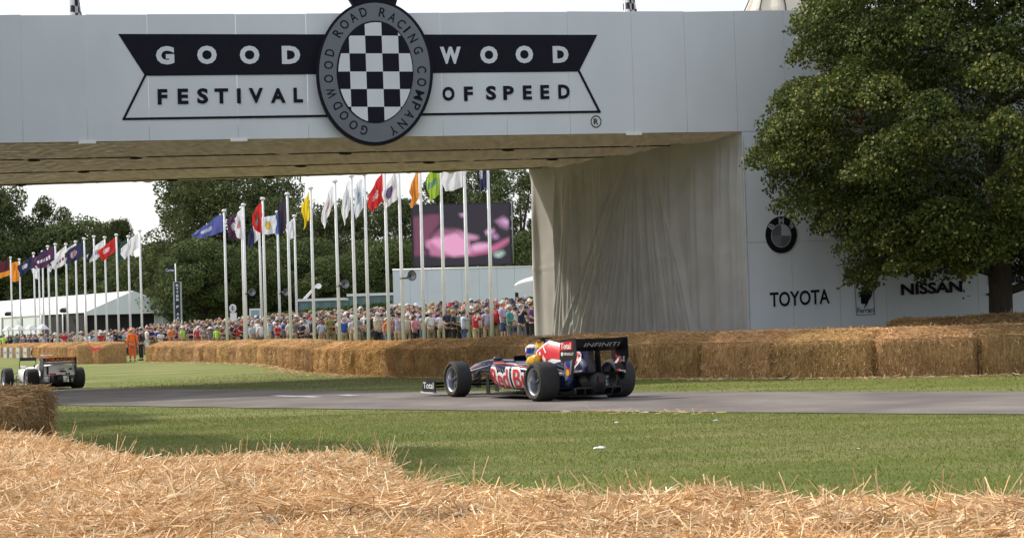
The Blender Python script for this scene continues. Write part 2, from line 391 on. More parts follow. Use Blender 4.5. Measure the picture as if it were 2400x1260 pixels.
# deck/body behind the face
mb = MB()
nbd = 26          # deck boards laid lengthwise with gaps that let daylight down on to the canvas
for k in range(nbd):
    t0, t1 = (k+.02)/nbd, (k+.84)/nbd; mb = MB()
    q = [fp(LX0, ZB+.3, -.08).lerp(far_pt(LX0, ZB+.3), t0), fp(LX1, ZB+.3, -.08).lerp(far_pt(LX1, ZB+.3), t0), fp(LX1, ZB+.3, -.08).lerp(far_pt(LX1, ZB+.3), t1), fp(LX0, ZB+.3, -.08).lerp(far_pt(LX0, ZB+.3), t1)]
    q = [bl(p) for p in q]; q2 = [p+Vector((0, 0, .08)) for p in q]
    mb.add(q+q2, [(3,2,1,0), (4,5,6,7), (0,1,5,4), (1,2,6,5), (2,3,7,6), (3,0,4,7)]); mb.build('deck_board', m_board, bridge)
mb = MB()
q = [bl(far_pt(LX0, ZB)), bl(far_pt(LX1, ZB)), bl(far_pt(LX1, ZT-.8)), bl(far_pt(LX0, ZT-.8))]; q2 = [p+Vector((0, .06, 0)) for p in q]
mb.add(q+q2, [(3,2,1,0), (4,5,6,7), (0,1,5,4), (1,2,6,5), (2,3,7,6), (3,0,4,7)]); mb.build('rear_parapet', m_body, bridge)
# left abutment out of view (the span has to stand on something)
mb = MB()
q = [fp(LX0, 0, -.02), fp(LX0+.3, 0, -.02), far_pt(LX0+.3, 0), far_pt(LX0, 0)]; q = [bl(p) for p in q]; q2 = [p+Vector((0, 0, ZB)) for p in q]
mb.add(q+q2, [(3,2,1,0), (4,5,6,7), (0,1,5,4), (1,2,6,5), (2,3,7,6), (3,0,4,7)]); mb.build('abutment', m_body, bridge)
# curtain wall of the right pier
cA = at_z(1238, 396, ZB); cA = Vector((cA.x, cA.y, 0)); cB = fp(U_C, 0, -.03)
CU = (cB-cA); CL = CU.length; CU.normalize(); CN = Vector((CU.y, -CU.x, 0))
if CN.x > 0: CN = -CN
nu, nv = 420, 90
ZS = at_y(1500, 612, 46).z
rs = np.random.default_rng(21); folds = []
for k in range(44):                                    # hanging pleats: (top, bottom, width, depth, start height)
    t_ = rs.uniform(0, 1); folds.append((t_, t_+rs.normal(0, .012), rs.uniform(.05, .16), rs.uniform(.03, .10), rs.uniform(.0, .35)))
for k in range(16):                                    # fan of slanting folds from a gathering point
    f_ = k/15; folds.append((.50+.06*f_, .12+.46*f_, rs.uniform(.05, .11), rs.uniform(.09, .16), rs.uniform(.02, .12)))
for k in range(9):
    f_ = k/8; folds.append((.60+.03*f_, .62+.18*f_, rs.uniform(.05, .10), rs.uniform(.08, .14), rs.uniform(.02, .1)))
for k in range(7):
    f_ = k/6; folds.append((.22+.01*f_, .10+.12*f_, rs.uniform(.05, .10), rs.uniform(.06, .12), .05))
Ug = np.linspace(0, CL, nu+1)[None, :]; Zg = np.linspace(0, ZB, nv+1)[:, None]; DD = np.zeros((nv+1, nu+1))
for a_, b_, w_, am_, h0 in folds:
    c_ = (b_+(a_-b_)*(Zg/ZB)**1.15)*CL; ww_ = .8*w_*(1+.7*(1-Zg/ZB)); F_ = 1.4*am_*np.exp(-((Ug-c_)/ww_)**2)*np.clip((1-Zg/ZB-h0*.3)/.25+.25, .15, 1); DD = np.maximum(DD, F_)*.85+.15*(DD+F_)
DD -= DD.mean()
for j_ in range(nv+1):
    for i_ in range(nu+1):
        u_, z = Ug[0, i_], Zg[j_, 0]; DD[j_, i_] += .13*noise.noise(Vector((u_*.45, z*.16, 5)))+.03*noise.noise(Vector((u_*2.0, z*.5, 9)))
V = []
for j_ in range(nv+1):
    z = float(Zg[j_, 0])
    for i_ in range(nu+1):
        u_ = float(Ug[0, i_]); e = min(1, (CL-u_)/.25)*min(1, max(.25, (ZB-z)/.4)); seam = .015*math.exp(-((z-ZS-.05*math.sin(u_))/.03)**2)
        V.append(tuple(bl(cA+CU*u_+CN*(float(DD[j_, i_])*e+seam)+Vector((0, 0, z)))))
I = np.array([(j*(nu+1)+i, j*(nu+1)+i+1, (j+1)*(nu+1)+i+1, (j+1)*(nu+1)+i) for j in range(nv) for i in range(nu)])
obj('side_curtain', np_mesh('side_curtain', np.array(V), I, 4, m_curt, smooth=True), bridge)
mb = MB(); mb.tube([bl(cB+Vector((0, 0, z))+FN*.03+FU*(.03+.02*noise.noise(Vector((0, 0, z*2))))) for z in frange(0, ZB-.1, 24)], [.022+.012*noise.noise(Vector((3, 0, z*3))) for z in frange(0, ZB-.1, 24)], 6)
mb.build('curtain_edge', mat('grey_edge', (.42, .45, .5), .7), bridge)
# pier core behind the curtain
mb = MB(); q = [cA-CN*.25+Vector((.1, -.1, 0)), cB-CN*.25+FN*-.2, fp(LX1, 0, -.3), far_pt(LX1, 0)]; q = [bl(p) for p in q]; q2 = [p+Vector((0, 0, ZB)) for p in q]
mb.add(q+q2, [(3,2,1,0), (4,5,6,7), (0,1,5,4), (1,2,6,5), (2,3,7,6), (3,0,4,7)]); mb.build('pier', m_body, bridge)

# ---- ribbon banner on the face
def flat_poly(pxs, lift, name, m, parent, th=.006):
    P = [face_pt(x, y, lift) for x, y in pxs]; org = parent.location
    n = len(P); mb = MB(); mb.add([p-org for p in P]+[p-FN*th-org for p in P], [tuple(range(n))[::-1], tuple(range(n, 2*n))]+[(k, (k+1) % n, n+(k+1) % n, n+k) for k in range(n)])
    return mb.build(name, m, parent)
rb = empty('ribbon_banner', face_pt(340, 178, .02), 0, 'swallow-tailed black and white ribbon banner with spaced capitals across the bridge', 'banner')
flat_poly([(277, 80), (1400, 82), (1357, 168), (340, 178)], .022, 'black_band', m_black, rb)
def strip(pts, wpx, lift, name, m, parent):
    mb = MB(); org = parent.location
    for (x0, y0), (x1, y1) in zip(pts[:-1], pts[1:]):
        d = math.hypot(x1-x0, y1-y0); nx, ny = -(y1-y0)/d*wpx/2, (x1-x0)/d*wpx/2; ex, ey = (x1-x0)/d*wpx/2, (y1-y0)/d*wpx/2
        P = [face_pt(x0+nx-ex, y0+ny-ey, lift), face_pt(x1+nx+ex, y1+ny+ey, lift), face_pt(x1-nx+ex, y1-ny+ey, lift), face_pt(x0-nx-ex, y0-ny-ey, lift)]
        lift += .001
        mb.add([p-org for p in P], [(0, 1, 2, 3)])
    return mb.build(name, m, parent)
strip([(340, 178), (290, 279), (1405, 262), (1358, 169)], 5.5, .026, 'outline', m_black, rb)
def letter_px(mb, ch, cx, cy, wpx, hpx, lift, org, off, rot=0):
    c = face_pt(cx, cy, lift); s = (face_pt(cx+1, cy, lift)-c).length
    ud = Vector((0, 0, 1)); xd = FU.copy()
    if rot: q = Matrix.Rotation(rot, 3, FN); ud = q @ ud; xd = q @ xd
    W = wpx*s; H = hpx*s; text_fit(mb, ch, c-xd*W/2-ud*H/2-org, xd, ud, W, H, off)
for ch, x, y, w_, h_ in (('G', 387, 130, 43, 44), ('O', 485, 129, 46, 44), ('O', 585, 129, 46, 44), ('D', 682, 129, 43, 43),
                         ('W', 1056, 130, 49, 40), ('O', 1146, 129, 41, 41), ('O', 1229, 128, 41, 41), ('D', 1314, 128, 37, 39)):
    mb = MB(); letter_px(mb, ch, x, y, w_, h_, .030, rb.location, .055); mb.build('letter', m_panel, rb)
for ch, x, y, w_, h_ in (('F', 381, 227, 23, 37), ('E', 429, 226, 25, 37), ('S', 475, 225, 26, 37), ('T', 519, 225, 32, 36), ('I', 560, 225, 9, 36),
                         ('V', 600, 224, 34, 36), ('A', 652, 224, 35, 35), ('L', 699, 223, 22, 35), ('O', 1051, 220, 29, 33), ('F', 1098, 220, 21, 34),
                         ('S', 1151, 218, 24, 33), ('P', 1192, 218, 25, 33), ('E', 1236, 217, 21, 33), ('E', 1277, 216, 21, 33), ('D', 1322, 215, 27, 33)):
    mb = MB(); letter_px(mb, ch, x, y, w_, h_, .028, rb.location, .04); mb.build('letter', m_black, rb)
rg = empty('registered_mark', face_pt(1397, 285, .02), 0, 'small circled capital R below right end of ribbon banner', 'sign')
def ring_poly(cx, cy, r0, r1, lift, org, mb, n=48, ry=1.0, z=0):
    P = []
    for k in range(n):
        a = 2*math.pi*k/n; P.append(face_pt(cx+r0*math.cos(a), cy+r0*ry*math.sin(a), lift)-org); P.append(face_pt(cx+r1*math.cos(a), cy+r1*ry*math.sin(a), lift)-org)
    mb.add(P, [(2*k, 2*k+1, (2*k+3) % (2*n), (2*k+2) % (2*n)) for k in range(n)])
mb = MB(); ring_poly(1397, 285, 10.5, 12.5, .024, rg.location, mb, ry=1.15); mb.build('ring', m_black, rg)
mb = MB(); letter_px(mb, 'R', 1397, 285, 11, 14, .024, rg.location, .02); mb.build('letter', m_black, rg)

# ---- oval emblem board, stands 0.3 m proud of the face
ov = empty('oval_emblem', face_pt(878, 171, .3), 0, 'big oval grey emblem board with chequered centre and crown hung on the bridge', 'emblem')
OL = .3
def ell(cx, cy, rx, ry, lift, n=72): return [face_pt(cx+rx*math.cos(2*math.pi*k/n), cy+ry*math.sin(2*math.pi*k/n), lift)-ov.location for k in range(n)]
def ell_plate(cx, cy, rx, ry, l0, l1, name, m):
    a = ell(cx, cy, rx, ry, l1); b = [p-FN*(l1-l0) for p in a]; n = len(a); mb = MB()
    mb.add(a+b, [tuple(range(n))[::-1], tuple(range(n, 2*n))]+[(k, (k+1) % n, n+(k+1) % n, n+k) for k in range(n)]); return mb.build(name, m, ov)
ell_plate(878, 170.5, 137, 170, OL-.22, OL, 'backing_board', m_black)
ell_plate(878, 170, 130, 163, OL, OL+.02, 'ring', m_greyring)
ell_plate(879, 169, 90, 120, OL+.02, OL+.03, 'chequer_border', m_black)
ex, ey, erx, ery = 880, 169.5, 87, 117
def clip(poly):
    E = [(ex+erx*math.cos(2*math.pi*k/48), ey+ery*math.sin(2*math.pi*k/48)) for k in range(48)]
    out_ = poly
    for k in range(48):
        a, b = E[k], E[(k+1) % 48]; inp = out_; out_ = []
        f = lambda p: (b[0]-a[0])*(p[1]-a[1])-(b[1]-a[1])*(p[0]-a[0])
        for i in range(len(inp)):
            p, q = inp[i], inp[(i+1) % len(inp)]; fp_, fq = f(p), f(q)
            if fp_ >= 0: out_.append(p)
            if (fp_ >= 0) != (fq >= 0): t = fp_/(fp_-fq); out_.append((p[0]+(q[0]-p[0])*t, p[1]+(q[1]-p[1])*t))
        if len(out_) < 3: return None
    return out_
rows = [43, 84, 125.5, 168, 209, 250.5, 292]; cols = [782, 820.5, 858.5, 897.5, 936, 975]
for j in range(6):
    for i in range(5):
        sh = lambda x, y: (x+(y-168)*.035, y)
        if (i+j) % 2 == 0 and True:
            pass
        white = (i+j) % 2 == 0
        pl = clip([sh(cols[i]-(0 if i else 9), rows[j]), sh(cols[i+1]+(0 if i < 4 else 9), rows[j]), sh(cols[i+1]+(0 if i < 4 else 9), rows[j+1]), sh(cols[i]-(0 if i else 9), rows[j+1])])
        if pl is None or not white: continue
        P = [face_pt(x, y, OL+.036)-ov.location for x, y in pl]; n = len(P); mb = MB()
        mb.add(P+[p-FN*.005 for p in P], [tuple(range(n))[::-1], tuple(range(n, 2*n))]+[(k, (k+1) % n, n+(k+1) % n, n+k) for k in range(n)])
        mb.build('chequer', m_panel, ov)
for ch, zx, zy in (('G',445,1100),('O',355,1055),('O',275,975),('D',220,890),('W',170,785),('O',145,665),('O',145,550),('D',155,445),('R',222,280),('O',278,208),('A',352,148),('D',437,105),
                   ('R',600,108),('A',683,148),('C',757,203),('I',806,250),('N',855,325),('G',900,425),('C',930,588),('O',930,695),('M',907,805),('P',878,895),('A',830,970),('N',768,1045),('Y',690,1100)):
    x = 730+zx/3.6; y = zy/3.6; dx, dy = (x-878)/112**2, (y-170)/144**2; an = math.atan2(-dy, dx)-math.pi/2
    mb = MB(); letter_px(mb, ch, x, y, {'I': 5, 'W': 23, 'M': 22, 'O': 19}.get(ch, 16), 22, OL+.024, ov.location, .015, rot=an); mb.build('letter', m_black, ov)
# crown on top of the oval
mb = MB(); pl = [(826, 12), (812, -10), (806, -34), (826, -22), (840, -60), (858, -28), (872, -72), (888, -28), (904, -60), (920, -22), (940, -34), (934, -10), (928, 12), (878, 2)]
P = [face_pt(x, y, OL+.01)-ov.location for x, y in pl]; n = len(P)
mb.add(P+[p-FN*.2 for p in P], [tuple(range(n))[::-1], tuple(range(n, 2*n))]+[(k, (k+1) % n, n+(k+1) % n, n+k) for k in range(n)]); mb.build('crown', m_black, ov)
mb = MB(); P = [face_pt(x, y, OL+.03)-ov.location for x, y in [(822, 0), (816, -14), (938, -14), (924, 0), (878, -6)]]; n = 5
mb.add(P+[p-FN*.03 for p in P], [tuple(range(n))[::-1], tuple(range(n, 2*n))]+[(k, (k+1) % n, n+(k+1) % n, n+k) for k in range(n)]); mb.build('crown_band', m_greyring, ov)

# ---- signs on the right wall
m_dgrey = mat('print_grey', (.09, .095, .11), .5); m_lgrey = mat('print_light', (.35, .37, .4), .5)
rd = empty('roundel_sign', face_pt(1831, 550, .03), 0, 'round black and grey roundel with quartered centre on the white wall', 'sign')
def disc(cx, cy, r, l0, l1, name, m, org_e, ry=1.18, a0=0, a1=360, r_in=0):
    n = 40; A_ = [R(a0+(a1-a0)*k/n) for k in range(n+1)]
    P = [face_pt(cx+r*math.cos(a), cy-r*ry*math.sin(a), l1)-org_e.location for a in A_]
    if a1-a0 < 360: P = [face_pt(cx, cy, l1)-org_e.location]+P
    else: P = P[:-1]
    n = len(P); mb = MB(); mb.add(P+[p-FN*(l1-l0) for p in P], [tuple(range(n)), tuple(range(n, 2*n))[::-1]]+[(k, n+k, n+(k+1) % n, (k+1) % n) for k in range(n)]); return mb.build(name, m, org_e)
disc(1831, 550, 36.5, .02, .045, 'outer_ring', m_black, rd); disc(1831, 552, 23.5, .045, .05, 'inner_rim', m_lgrey, rd)
for a0, m in ((0, m_lgrey), (90, m_dgrey), (180, m_greyring), (270, m_dgrey)): disc(1831, 552, 22, .05, .054, 'quadrant', m, rd, a0=a0, a1=a0+90)
for ch, x, y, an in (('B', 1808, 530, R(48)), ('M', 1831, 517, 0), ('W', 1855, 530, R(-48))):
    mb = MB(); letter_px(mb, ch, x, y, 12, 13, .05, rd.location, .03, rot=an); mb.build('letter', m_lgrey, rd)
def word_sign(name, txt, x0, x1, yb0, yb1, hpx, label, off=.02, lift=.024):
    e = empty(name, face_pt(x0, yb0, lift), 0, label, 'sign'); a = face_pt(x0, yb0, lift); b = face_pt(x1, yb1, lift)
    s = (face_pt(x0+1, yb0, lift)-a).length; bx = None; vs, fs = text_verts(txt, off); 
    # one mesh per letter
    W = (b-a).length; full = text_verts(txt, off)[0]; X0 = min(v[0] for v in full); X1 = max(v[0] for v in full); Y0 = min(v[1] for v in full); Y1 = max(v[1] for v in full)
    cur = []; pos = 0
    for i, ch in enumerate(txt):
        if ch == ' ': continue
        pre = text_verts(txt[:i+1], off)[0]; r = max(v[0] for v in pre); sv = text_verts(ch, off)[0]; wch = max(v[0] for v in sv)-min(v[0] for v in sv); yb = min(v[1] for v in sv); yt = max(v[1] for v in sv)
        l = r-wch; mb = MB(); xd = (b-a).normalized(); k = W/(X1-X0); hk = hpx*s/(Y1-Y0)
        text_fit(mb, ch, a+xd*((l-X0)*k)+Vector((0, 0, (yb-Y0)*hk))-e.location, xd, (0, 0, 1), wch*k, (yt-yb)*hk, off); mb.build('letter', m_black, e)
    return e
word_sign('word_sign', 'TOYOTA', 1805, 1945, 720, 711, 34, 'black spaced capital lettering low on the white wall under the roundel')
word_sign('word_sign', 'NISSAN', 2112, 2256, 692, 684, 26, 'bold black capitals on the wall half hidden by hanging leaves', off=.04)
word_sign('word_sign', 'Renault', 2318, 2440, 668, 657, 40, 'black rounded lettering on the wall just behind the tree trunk', off=.02)
sh_ = empty('shield_sign', face_pt(2027, 695, .03), 0, 'upright rectangular crest with rearing horse outlined on the white wall', 'sign')
strip([(2002, 650), (2008, 738), (2050, 736), (2046, 648), (2002, 650)], 1.6, .024, 'outline', m_dgrey, sh_)
strip([(2003, 654), (2045, 652)], 4, .024, 'bar', m_black, sh_); strip([(2003, 661), (2045, 659)], 3, .024, 'bar', m_black, sh_)
horse = [(2027,664),(2034,668),(2037,676),(2034,684),(2037,692),(2045,684),(2043,694),(2037,702),(2031,706),(2033,712),(2026,722),(2025,720),(2029,711),(2019,712),(2018,710),(2027,706),(2024,698),(2019,692),(2014,697),(2012,695),(2017,688),(2012,688),(2010,692),(2012,684),(2019,683),(2024,679),(2022,673)]
def tri_poly(pxs, lift, name, m, parent):
    bm = bmesh.new(); vs = [bm.verts.new(face_pt(x, y, lift)-parent.location) for x, y in pxs]; bm.faces.new(vs); bmesh.ops.triangulate(bm, faces=bm.faces)
    me = bpy.data.meshes.new(name); bm.to_mesh(me); bm.free(); me.materials.append(m); return obj(name, me, parent)
tri_poly(horse, .026, 'horse', m_black, sh_)
mb = MB(); a = face_pt(2010, 733, .026); s = (face_pt(2011, 733, .026)-a).length; text_fit(mb, 'Ferrari', a-sh_.location, FU, (0, 0, 1), 38*s, 12*s, .01); mb.build('lettering', m_black, sh_)
sw = empty('swoosh_sign', face_pt(2360, 690, .03), 0, 'long black slanting double stroke on the wall behind tree trunk', 'sign')
tri_poly([(2310, 688), (2316, 693), (2400, 664), (2440, 640), (2400, 656), (2362, 678)], .026, 'stroke', m_black, sw)
tri_poly([(2362, 677), (2396, 664), (2440, 652), (2440, 656), (2398, 669), (2366, 682)], .030, 'stroke', m_black, sw)

# ---- things on the bridge roof
m_chq = bpy.data.materials.new('chequered_cloth'); m_chq.use_nodes = True
_n = m_chq.node_tree.nodes; _c = _n.new('ShaderNodeTexChecker'); _c.inputs['Scale'].default_value = 6.0; _t = _n.new('ShaderNodeTexCoord')
_c.inputs['Color1'].default_value = (.02, .02, .03, 1); _c.inputs['Color2'].default_value = (.7, .7, .72, 1)
m_chq.node_tree.links.new(_t.outputs['Object'], _c.inputs['Vector']); m_chq.node_tree.links.new(_c.outputs[0], _n['Principled BSDF'].inputs['Base Color'])
for px, lab in ((165, 'chequered black and white flag on roof at left of the ribbon banner'), (1466, 'chequered black and white flag on bridge roof near the circled R')):
    p = face_pt(px, 34, -1.2); p.z = ZB+.26; top = face_pt(px, -85, -1.2).z
    e = empty('roof_flag', p, 0, lab, 'flag'); mb = MB(); mb.tube([(0, 0, 0), (0, 0, top-p.z+.2)], .03, 8); mb.build('pole', m_pole, e)
    V = []; nn = 14; z1 = face_pt(px, 34, -1.2).z-p.z; z0 = top-p.z
    for j in range(nn+1):
        for i in range(nn+1):
            s, t = i/nn, j/nn; wd = .14+.22*t
            V.append((s*wd*1.0-.05, .09*math.sin(s*9+t*2), z0+(z1-.1-z0)*t))
    I = np.array([(j*(nn+1)+i, j*(nn+1)+i+1, (j+1)*(nn+1)+i+1, (j+1)*(nn+1)+i) for j in range(nn) for i in range(nn)])
    obj('flag', np_mesh('flag', np.array(V), I, 4, m_chq, smooth=True), e)
# pointed canvas canopy standing on the deck
m_canvas = mat('canvas', (.74, .70, .62), .8, var=.05, vscale=2, trans=.25)
pc = face_pt(1818, 34, -2.6); pc.z = ZB+.26; e = empty('roof_canopy', pc, 0, 'cream fluted canvas canopy rising above bridge roof beside the tree', 'canopy')
zt = face_pt(1818, 34, -2.6).z-pc.z; wr = (face_pt(1890, 34, -2.6)-face_pt(1745, 34, -2.6)).length/2
rings = []
for z, r in ((zt-.9, wr*1.0), (zt-.2, wr*1.02), (zt+.05, wr*.97), (zt+.5, wr*.72), (zt+1.3, wr*.42), (zt+2.6, .06)):
    rings.append([(math.cos(2*math.pi*k/64)*r*(1+.05*(-1)**(k//4 % 2)), math.sin(2*math.pi*k/64)*r*(1+.05*math.cos(k*math.pi/4)), z) for k in range(64)])
mb = MB(); mb.loft(rings, smooth=False); mb.build('canvas_roof', m_canvas, e)
for k in range(8):
    a = 2*math.pi*k/8+.2; mb = MB(); mb.tube([(math.cos(a)*wr*.9, math.sin(a)*wr*.9, 0), (math.cos(a)*wr*.9, math.sin(a)*wr*.9, zt-.3)], .04, 6); mb.build('post', m_pole, e)
for k in range(8):
    a = 2*math.pi*k/8+.15; mb = MB(); mb.tube([(math.cos(a)*r*1.05, math.sin(a)*r*1.05, z) for z, r in ((zt-.9, wr), (zt-.2, wr*1.02), (zt+.05, wr*.98), (zt+.5, wr*.73), (zt+1.3, wr*.43), (zt+2.6, .06))], .018, 5); mb.build('seam_cord', m_frame, e)
# ------------------------------------------------------------------ straw
STRAW = np.array([.70, .475, .255])
def straw_cols(n, dark=0.0):
    k = RNG.uniform(.72, 1.18, (n, 1)); c = STRAW*k
    w_ = RNG.random(n); c[w_ > .86] = np.array([.86, .72, .47])*k[w_ > .86]; c[w_ < .16] = np.array([.42, .25, .11])*k[w_ < .16]
    return c*(1-dark)
def straw_mesh(name, P, D, L, W, cols, material, bend=None, tri=False):
    """P centres/roots (n,3), D unit directions, L lengths, W widths: three-sided stalks (tri) or ribbons"""
    n = len(P); up = np.tile(np.array([[0, 0, 1.0]]), (n, 1)); al = np.abs(D[:, 2]) > .9; up[al] = [1, 0, 0]
    A = np.cross(D, up); A /= np.linalg.norm(A, axis=1, keepdims=True)+1e-9; B = np.cross(D, A)
    rot = RNG.uniform(0, 2*np.pi, n)[:, None]; A2 = A*np.cos(rot)+B*np.sin(rot); B2 = np.cross(D, A2)
    w_ = W[:, None]/2; l = L[:, None]
    if bend is None: bend = np.zeros((n, 3))
    if tri:
        a = [P+A2*w_, P-A2*w_*.5+B2*w_*.87, P-A2*w_*.5-B2*w_*.87]; b = [q+D*l+bend for q in a]
        V = np.stack(a+b, 1).reshape(-1, 3); base = (np.arange(n)*6)[:, None]
        F = np.concatenate([base+np.array([[0, 1, 4, 3]]), base+np.array([[1, 2, 5, 4]]), base+np.array([[2, 0, 3, 5]])], 0)
        return np_mesh(name, V, F, 4, material, np.repeat(cols, 6, 0))
    V = np.stack([P-A2*w_, P+A2*w_, P+A2*w_+D*l+bend, P-A2*w_+D*l+bend], 1).reshape(-1, 3)
    F = np.arange(4*n).reshape(-1, 4); return np_mesh(name, V, F, 4, material, np.repeat(cols, 4, 0))
def unit(v): return v/(np.linalg.norm(v, axis=1, keepdims=True)+1e-9)
# bale materials: object colour multiplies (each bale weathered differently)
def bale_mats():
    r = []
    for nm, attr in (('bale_body', False), ('bale_straw', True)):
        m = bpy.data.materials.new(nm); m.use_nodes = True; N = m.node_tree.nodes; L = m.node_tree.links; p = N['Principled BSDF']
        p.inputs['Roughness'].default_value = .8; p.inputs['Specular IOR Level'].default_value = .2
        oi = N.new('ShaderNodeObjectInfo'); mx = N.new('ShaderNodeMix'); mx.data_type = 'RGBA'; mx.blend_type = 'MULTIPLY'; mx.inputs[0].default_value = 1
        if attr: a = N.new('ShaderNodeAttribute'); a.attribute_name = 'Col'; L.new(a.outputs['Color'], mx.inputs[6])
        else:
            tc = N.new('ShaderNodeTexCoord'); mp = N.new('ShaderNodeMapping'); mp.inputs['Scale'].default_value = (1, 1, .22); L.new(tc.outputs['Object'], mp.inputs[0])
            n = N.new('ShaderNodeTexNoise'); n.inputs['Scale'].default_value = 22; n.inputs['Detail'].default_value = 6; n.inputs['Roughness'].default_value = .7; L.new(mp.outputs[0], n.inputs['Vector'])
            cr = N.new('ShaderNodeValToRGB'); cr.color_ramp.elements[0].position = .3; cr.color_ramp.elements[0].color = (.20, .12, .05, 1); cr.color_ramp.elements[1].position = .7; cr.color_ramp.elements[1].color = (.60, .41, .20, 1)
            L.new(n.outputs[0], cr.inputs[0]); L.new(cr.outputs[0], mx.inputs[6])
            b = N.new('ShaderNodeBump'); b.inputs['Strength'].default_value = .9; b.inputs['Distance'].default_value = .03; L.new(n.outputs[0], b.inputs['Height']); L.new(b.outputs[0], p.inputs['Normal'])
        L.new(oi.outputs['Color'], mx.inputs[7]); L.new(mx.outputs[2], p.inputs['Base Color']); r.append(m)
    return r
m_bale, m_balestraw = bale_mats()
def topf(y, D_): return .80+.20*sstep(-D_*.5, D_*.12, y)
def bale_meshes(seed, L_, D_, H_, nst, wd=.011):
    nx, ny, nz_ = max(4, int(L_/.09)), max(4, int(D_/.11)), max(4, int(H_/.09)); r = .13
    idx = {}; V = []; F = []
    def vert(i, j, k):
        key = (i, j, k)
        if key in idx: return idx[key]
        p = Vector(((i/nx-.5)*L_, (j/ny-.5)*D_, k/nz_*H_)); c = Vector((max(-L_/2+r, min(L_/2-r, p.x)), max(-D_/2+r, min(D_/2-r, p.y)), max(r*.2, min(H_-r, p.z))))
        d = p-c; q = c+d.normalized()*min(r, d.length if d.length < r else r) if d.length > 1e-6 else p
        sd = seed*17.3; nv = noise.noise(Vector((p.x*2.2+sd, p.y*2.2, p.z*2.2)))*.05+noise.noise(Vector((p.x*7+sd, p.y*7, p.z*2.5)))*.022
        o = Vector((p.x/(L_/2), p.y/(D_/2), (p.z-H_/2)/(H_/2))); ax = max(range(3), key=lambda a: abs(o[a])); e = Vector((0, 0, 0)); e[ax] = 1 if o[ax] > 0 else -1
        if k > 0: q = q+e*nv
        # slumped belly
        q.y += .03*math.sin(p.z/H_*math.pi)*(1 if p.y > 0 else -1)
        ed = max(0, 1-(L_/2-abs(q.x))/.16); q.y *= 1-.10*ed*ed; q.z *= (1-.07*ed*ed); q.z *= topf(q.y, D_); idx[key] = len(V); V.append(tuple(q)); return idx[key]
    for a in range(nx):
        for c in range(nz_):
            F.append((vert(a, 0, c), vert(a+1, 0, c), vert(a+1, 0, c+1), vert(a, 0, c+1))); F.append((vert(a+1, ny, c), vert(a, ny, c), vert(a, ny, c+1), vert(a+1, ny, c+1)))
    for b in range(ny):
        for c in range(nz_):
            F.append((vert(0, b+1, c), vert(0, b, c), vert(0, b, c+1), vert(0, b+1, c+1))); F.append((vert(nx, b, c), vert(nx, b+1, c), vert(nx, b+1, c+1), vert(nx, b, c+1)))
    for a in range(nx):
        for b in range(ny): F.append((vert(a, b, nz_), vert(a+1, b, nz_), vert(a+1, b+1, nz_), vert(a, b+1, nz_)))
    body = np_mesh('straw_bale', np.array(V), np.array(F), 4, m_bale, smooth=True)
    # loose stalks: matted on top, hanging on the faces
    n1 = int(nst*.45); n2 = nst-n1
    P = np.zeros((nst, 3)); D = np.zeros((nst, 3))
    P[:n1, 0] = RNG.uniform(-L_/2, L_/2, n1); P[:n1, 1] = RNG.uniform(-D_/2, D_/2, n1); P[:n1, 2] = H_+RNG.uniform(-.02, .02, n1)
    d = RNG.normal(0, 1, (n1, 3)); d[:, 2] = np.abs(d[:, 2])*.14-.05; D[:n1] = d
    per = 2*(L_+D_); s = RNG.uniform(0, per, n2); q = np.zeros((n2, 3)); nn = np.zeros((n2, 3))
    for lo, hi, f in ((0, L_, 0), (L_, L_+D_, 1), (L_+D_, 2*L_+D_, 2), (2*L_+D_, per, 3)):
        mk = (s >= lo) & (s < hi); t = s[mk]-lo
        if f == 0: q[mk, 0] = t-L_/2; q[mk, 1] = -D_/2; nn[mk, 1] = -1
        if f == 1: q[mk, 0] = L_/2; q[mk, 1] = t-D_/2; nn[mk, 0] = 1
        if f == 2: q[mk, 0] = L_/2-t; q[mk, 1] = D_/2; nn[mk, 1] = 1
        if f == 3: q[mk, 0] = -L_/2; q[mk, 1] = D_/2-t; nn[mk, 0] = -1
    q[:, 2] = RNG.uniform(.03, H_, n2)
    P[n1:] = q+nn*RNG.uniform(.0, .05, (n2, 1)); d = RNG.normal(0, .75, (n2, 3)); d[:, 2] -= .95; d += nn*.10; D[n1:] = d
    P[:, 2] *= np.array([topf(a, D_) for a in P[:, 1]])
    ed = np.clip(1-(L_/2-np.abs(P[:, 0]))/.16, 0, 1); P[:, 1] *= 1-.10*ed**2; P[:, 2] *= 1-.07*ed**2; P[:, 0] *= .985
    D = unit(D); Ln = RNG.uniform(.04, .13, nst); c = straw_cols(nst)
    tq = np.array([noise.noise(Vector((p[0]*1.6+seed*7, p[1]*1.6, p[2]*.9))) for p in P]); c *= (1+.45*tq[:, None]); c *= (1-.35*np.clip(1-(L_/2-np.abs(P[:, 0]))/.10, 0, 1)[:, None]*0)
    c[n1:] *= .86; c[:n1] = c[:n1]*.85+np.array([[.80, .62, .36]])*.25  # sunlit tops and duller faces put into the stalk colours
    loose = straw_mesh('loose_straw', P, D, Ln, RNG.uniform(wd*.6, wd*1.3, nst), c, m_balestraw)
    # fringe of fallen stalks at the foot
    return body, loose
BV = [bale_meshes(i, 2.2, 1.35, 1.0, 10500, .009) for i in range(5)]
bale_list = []
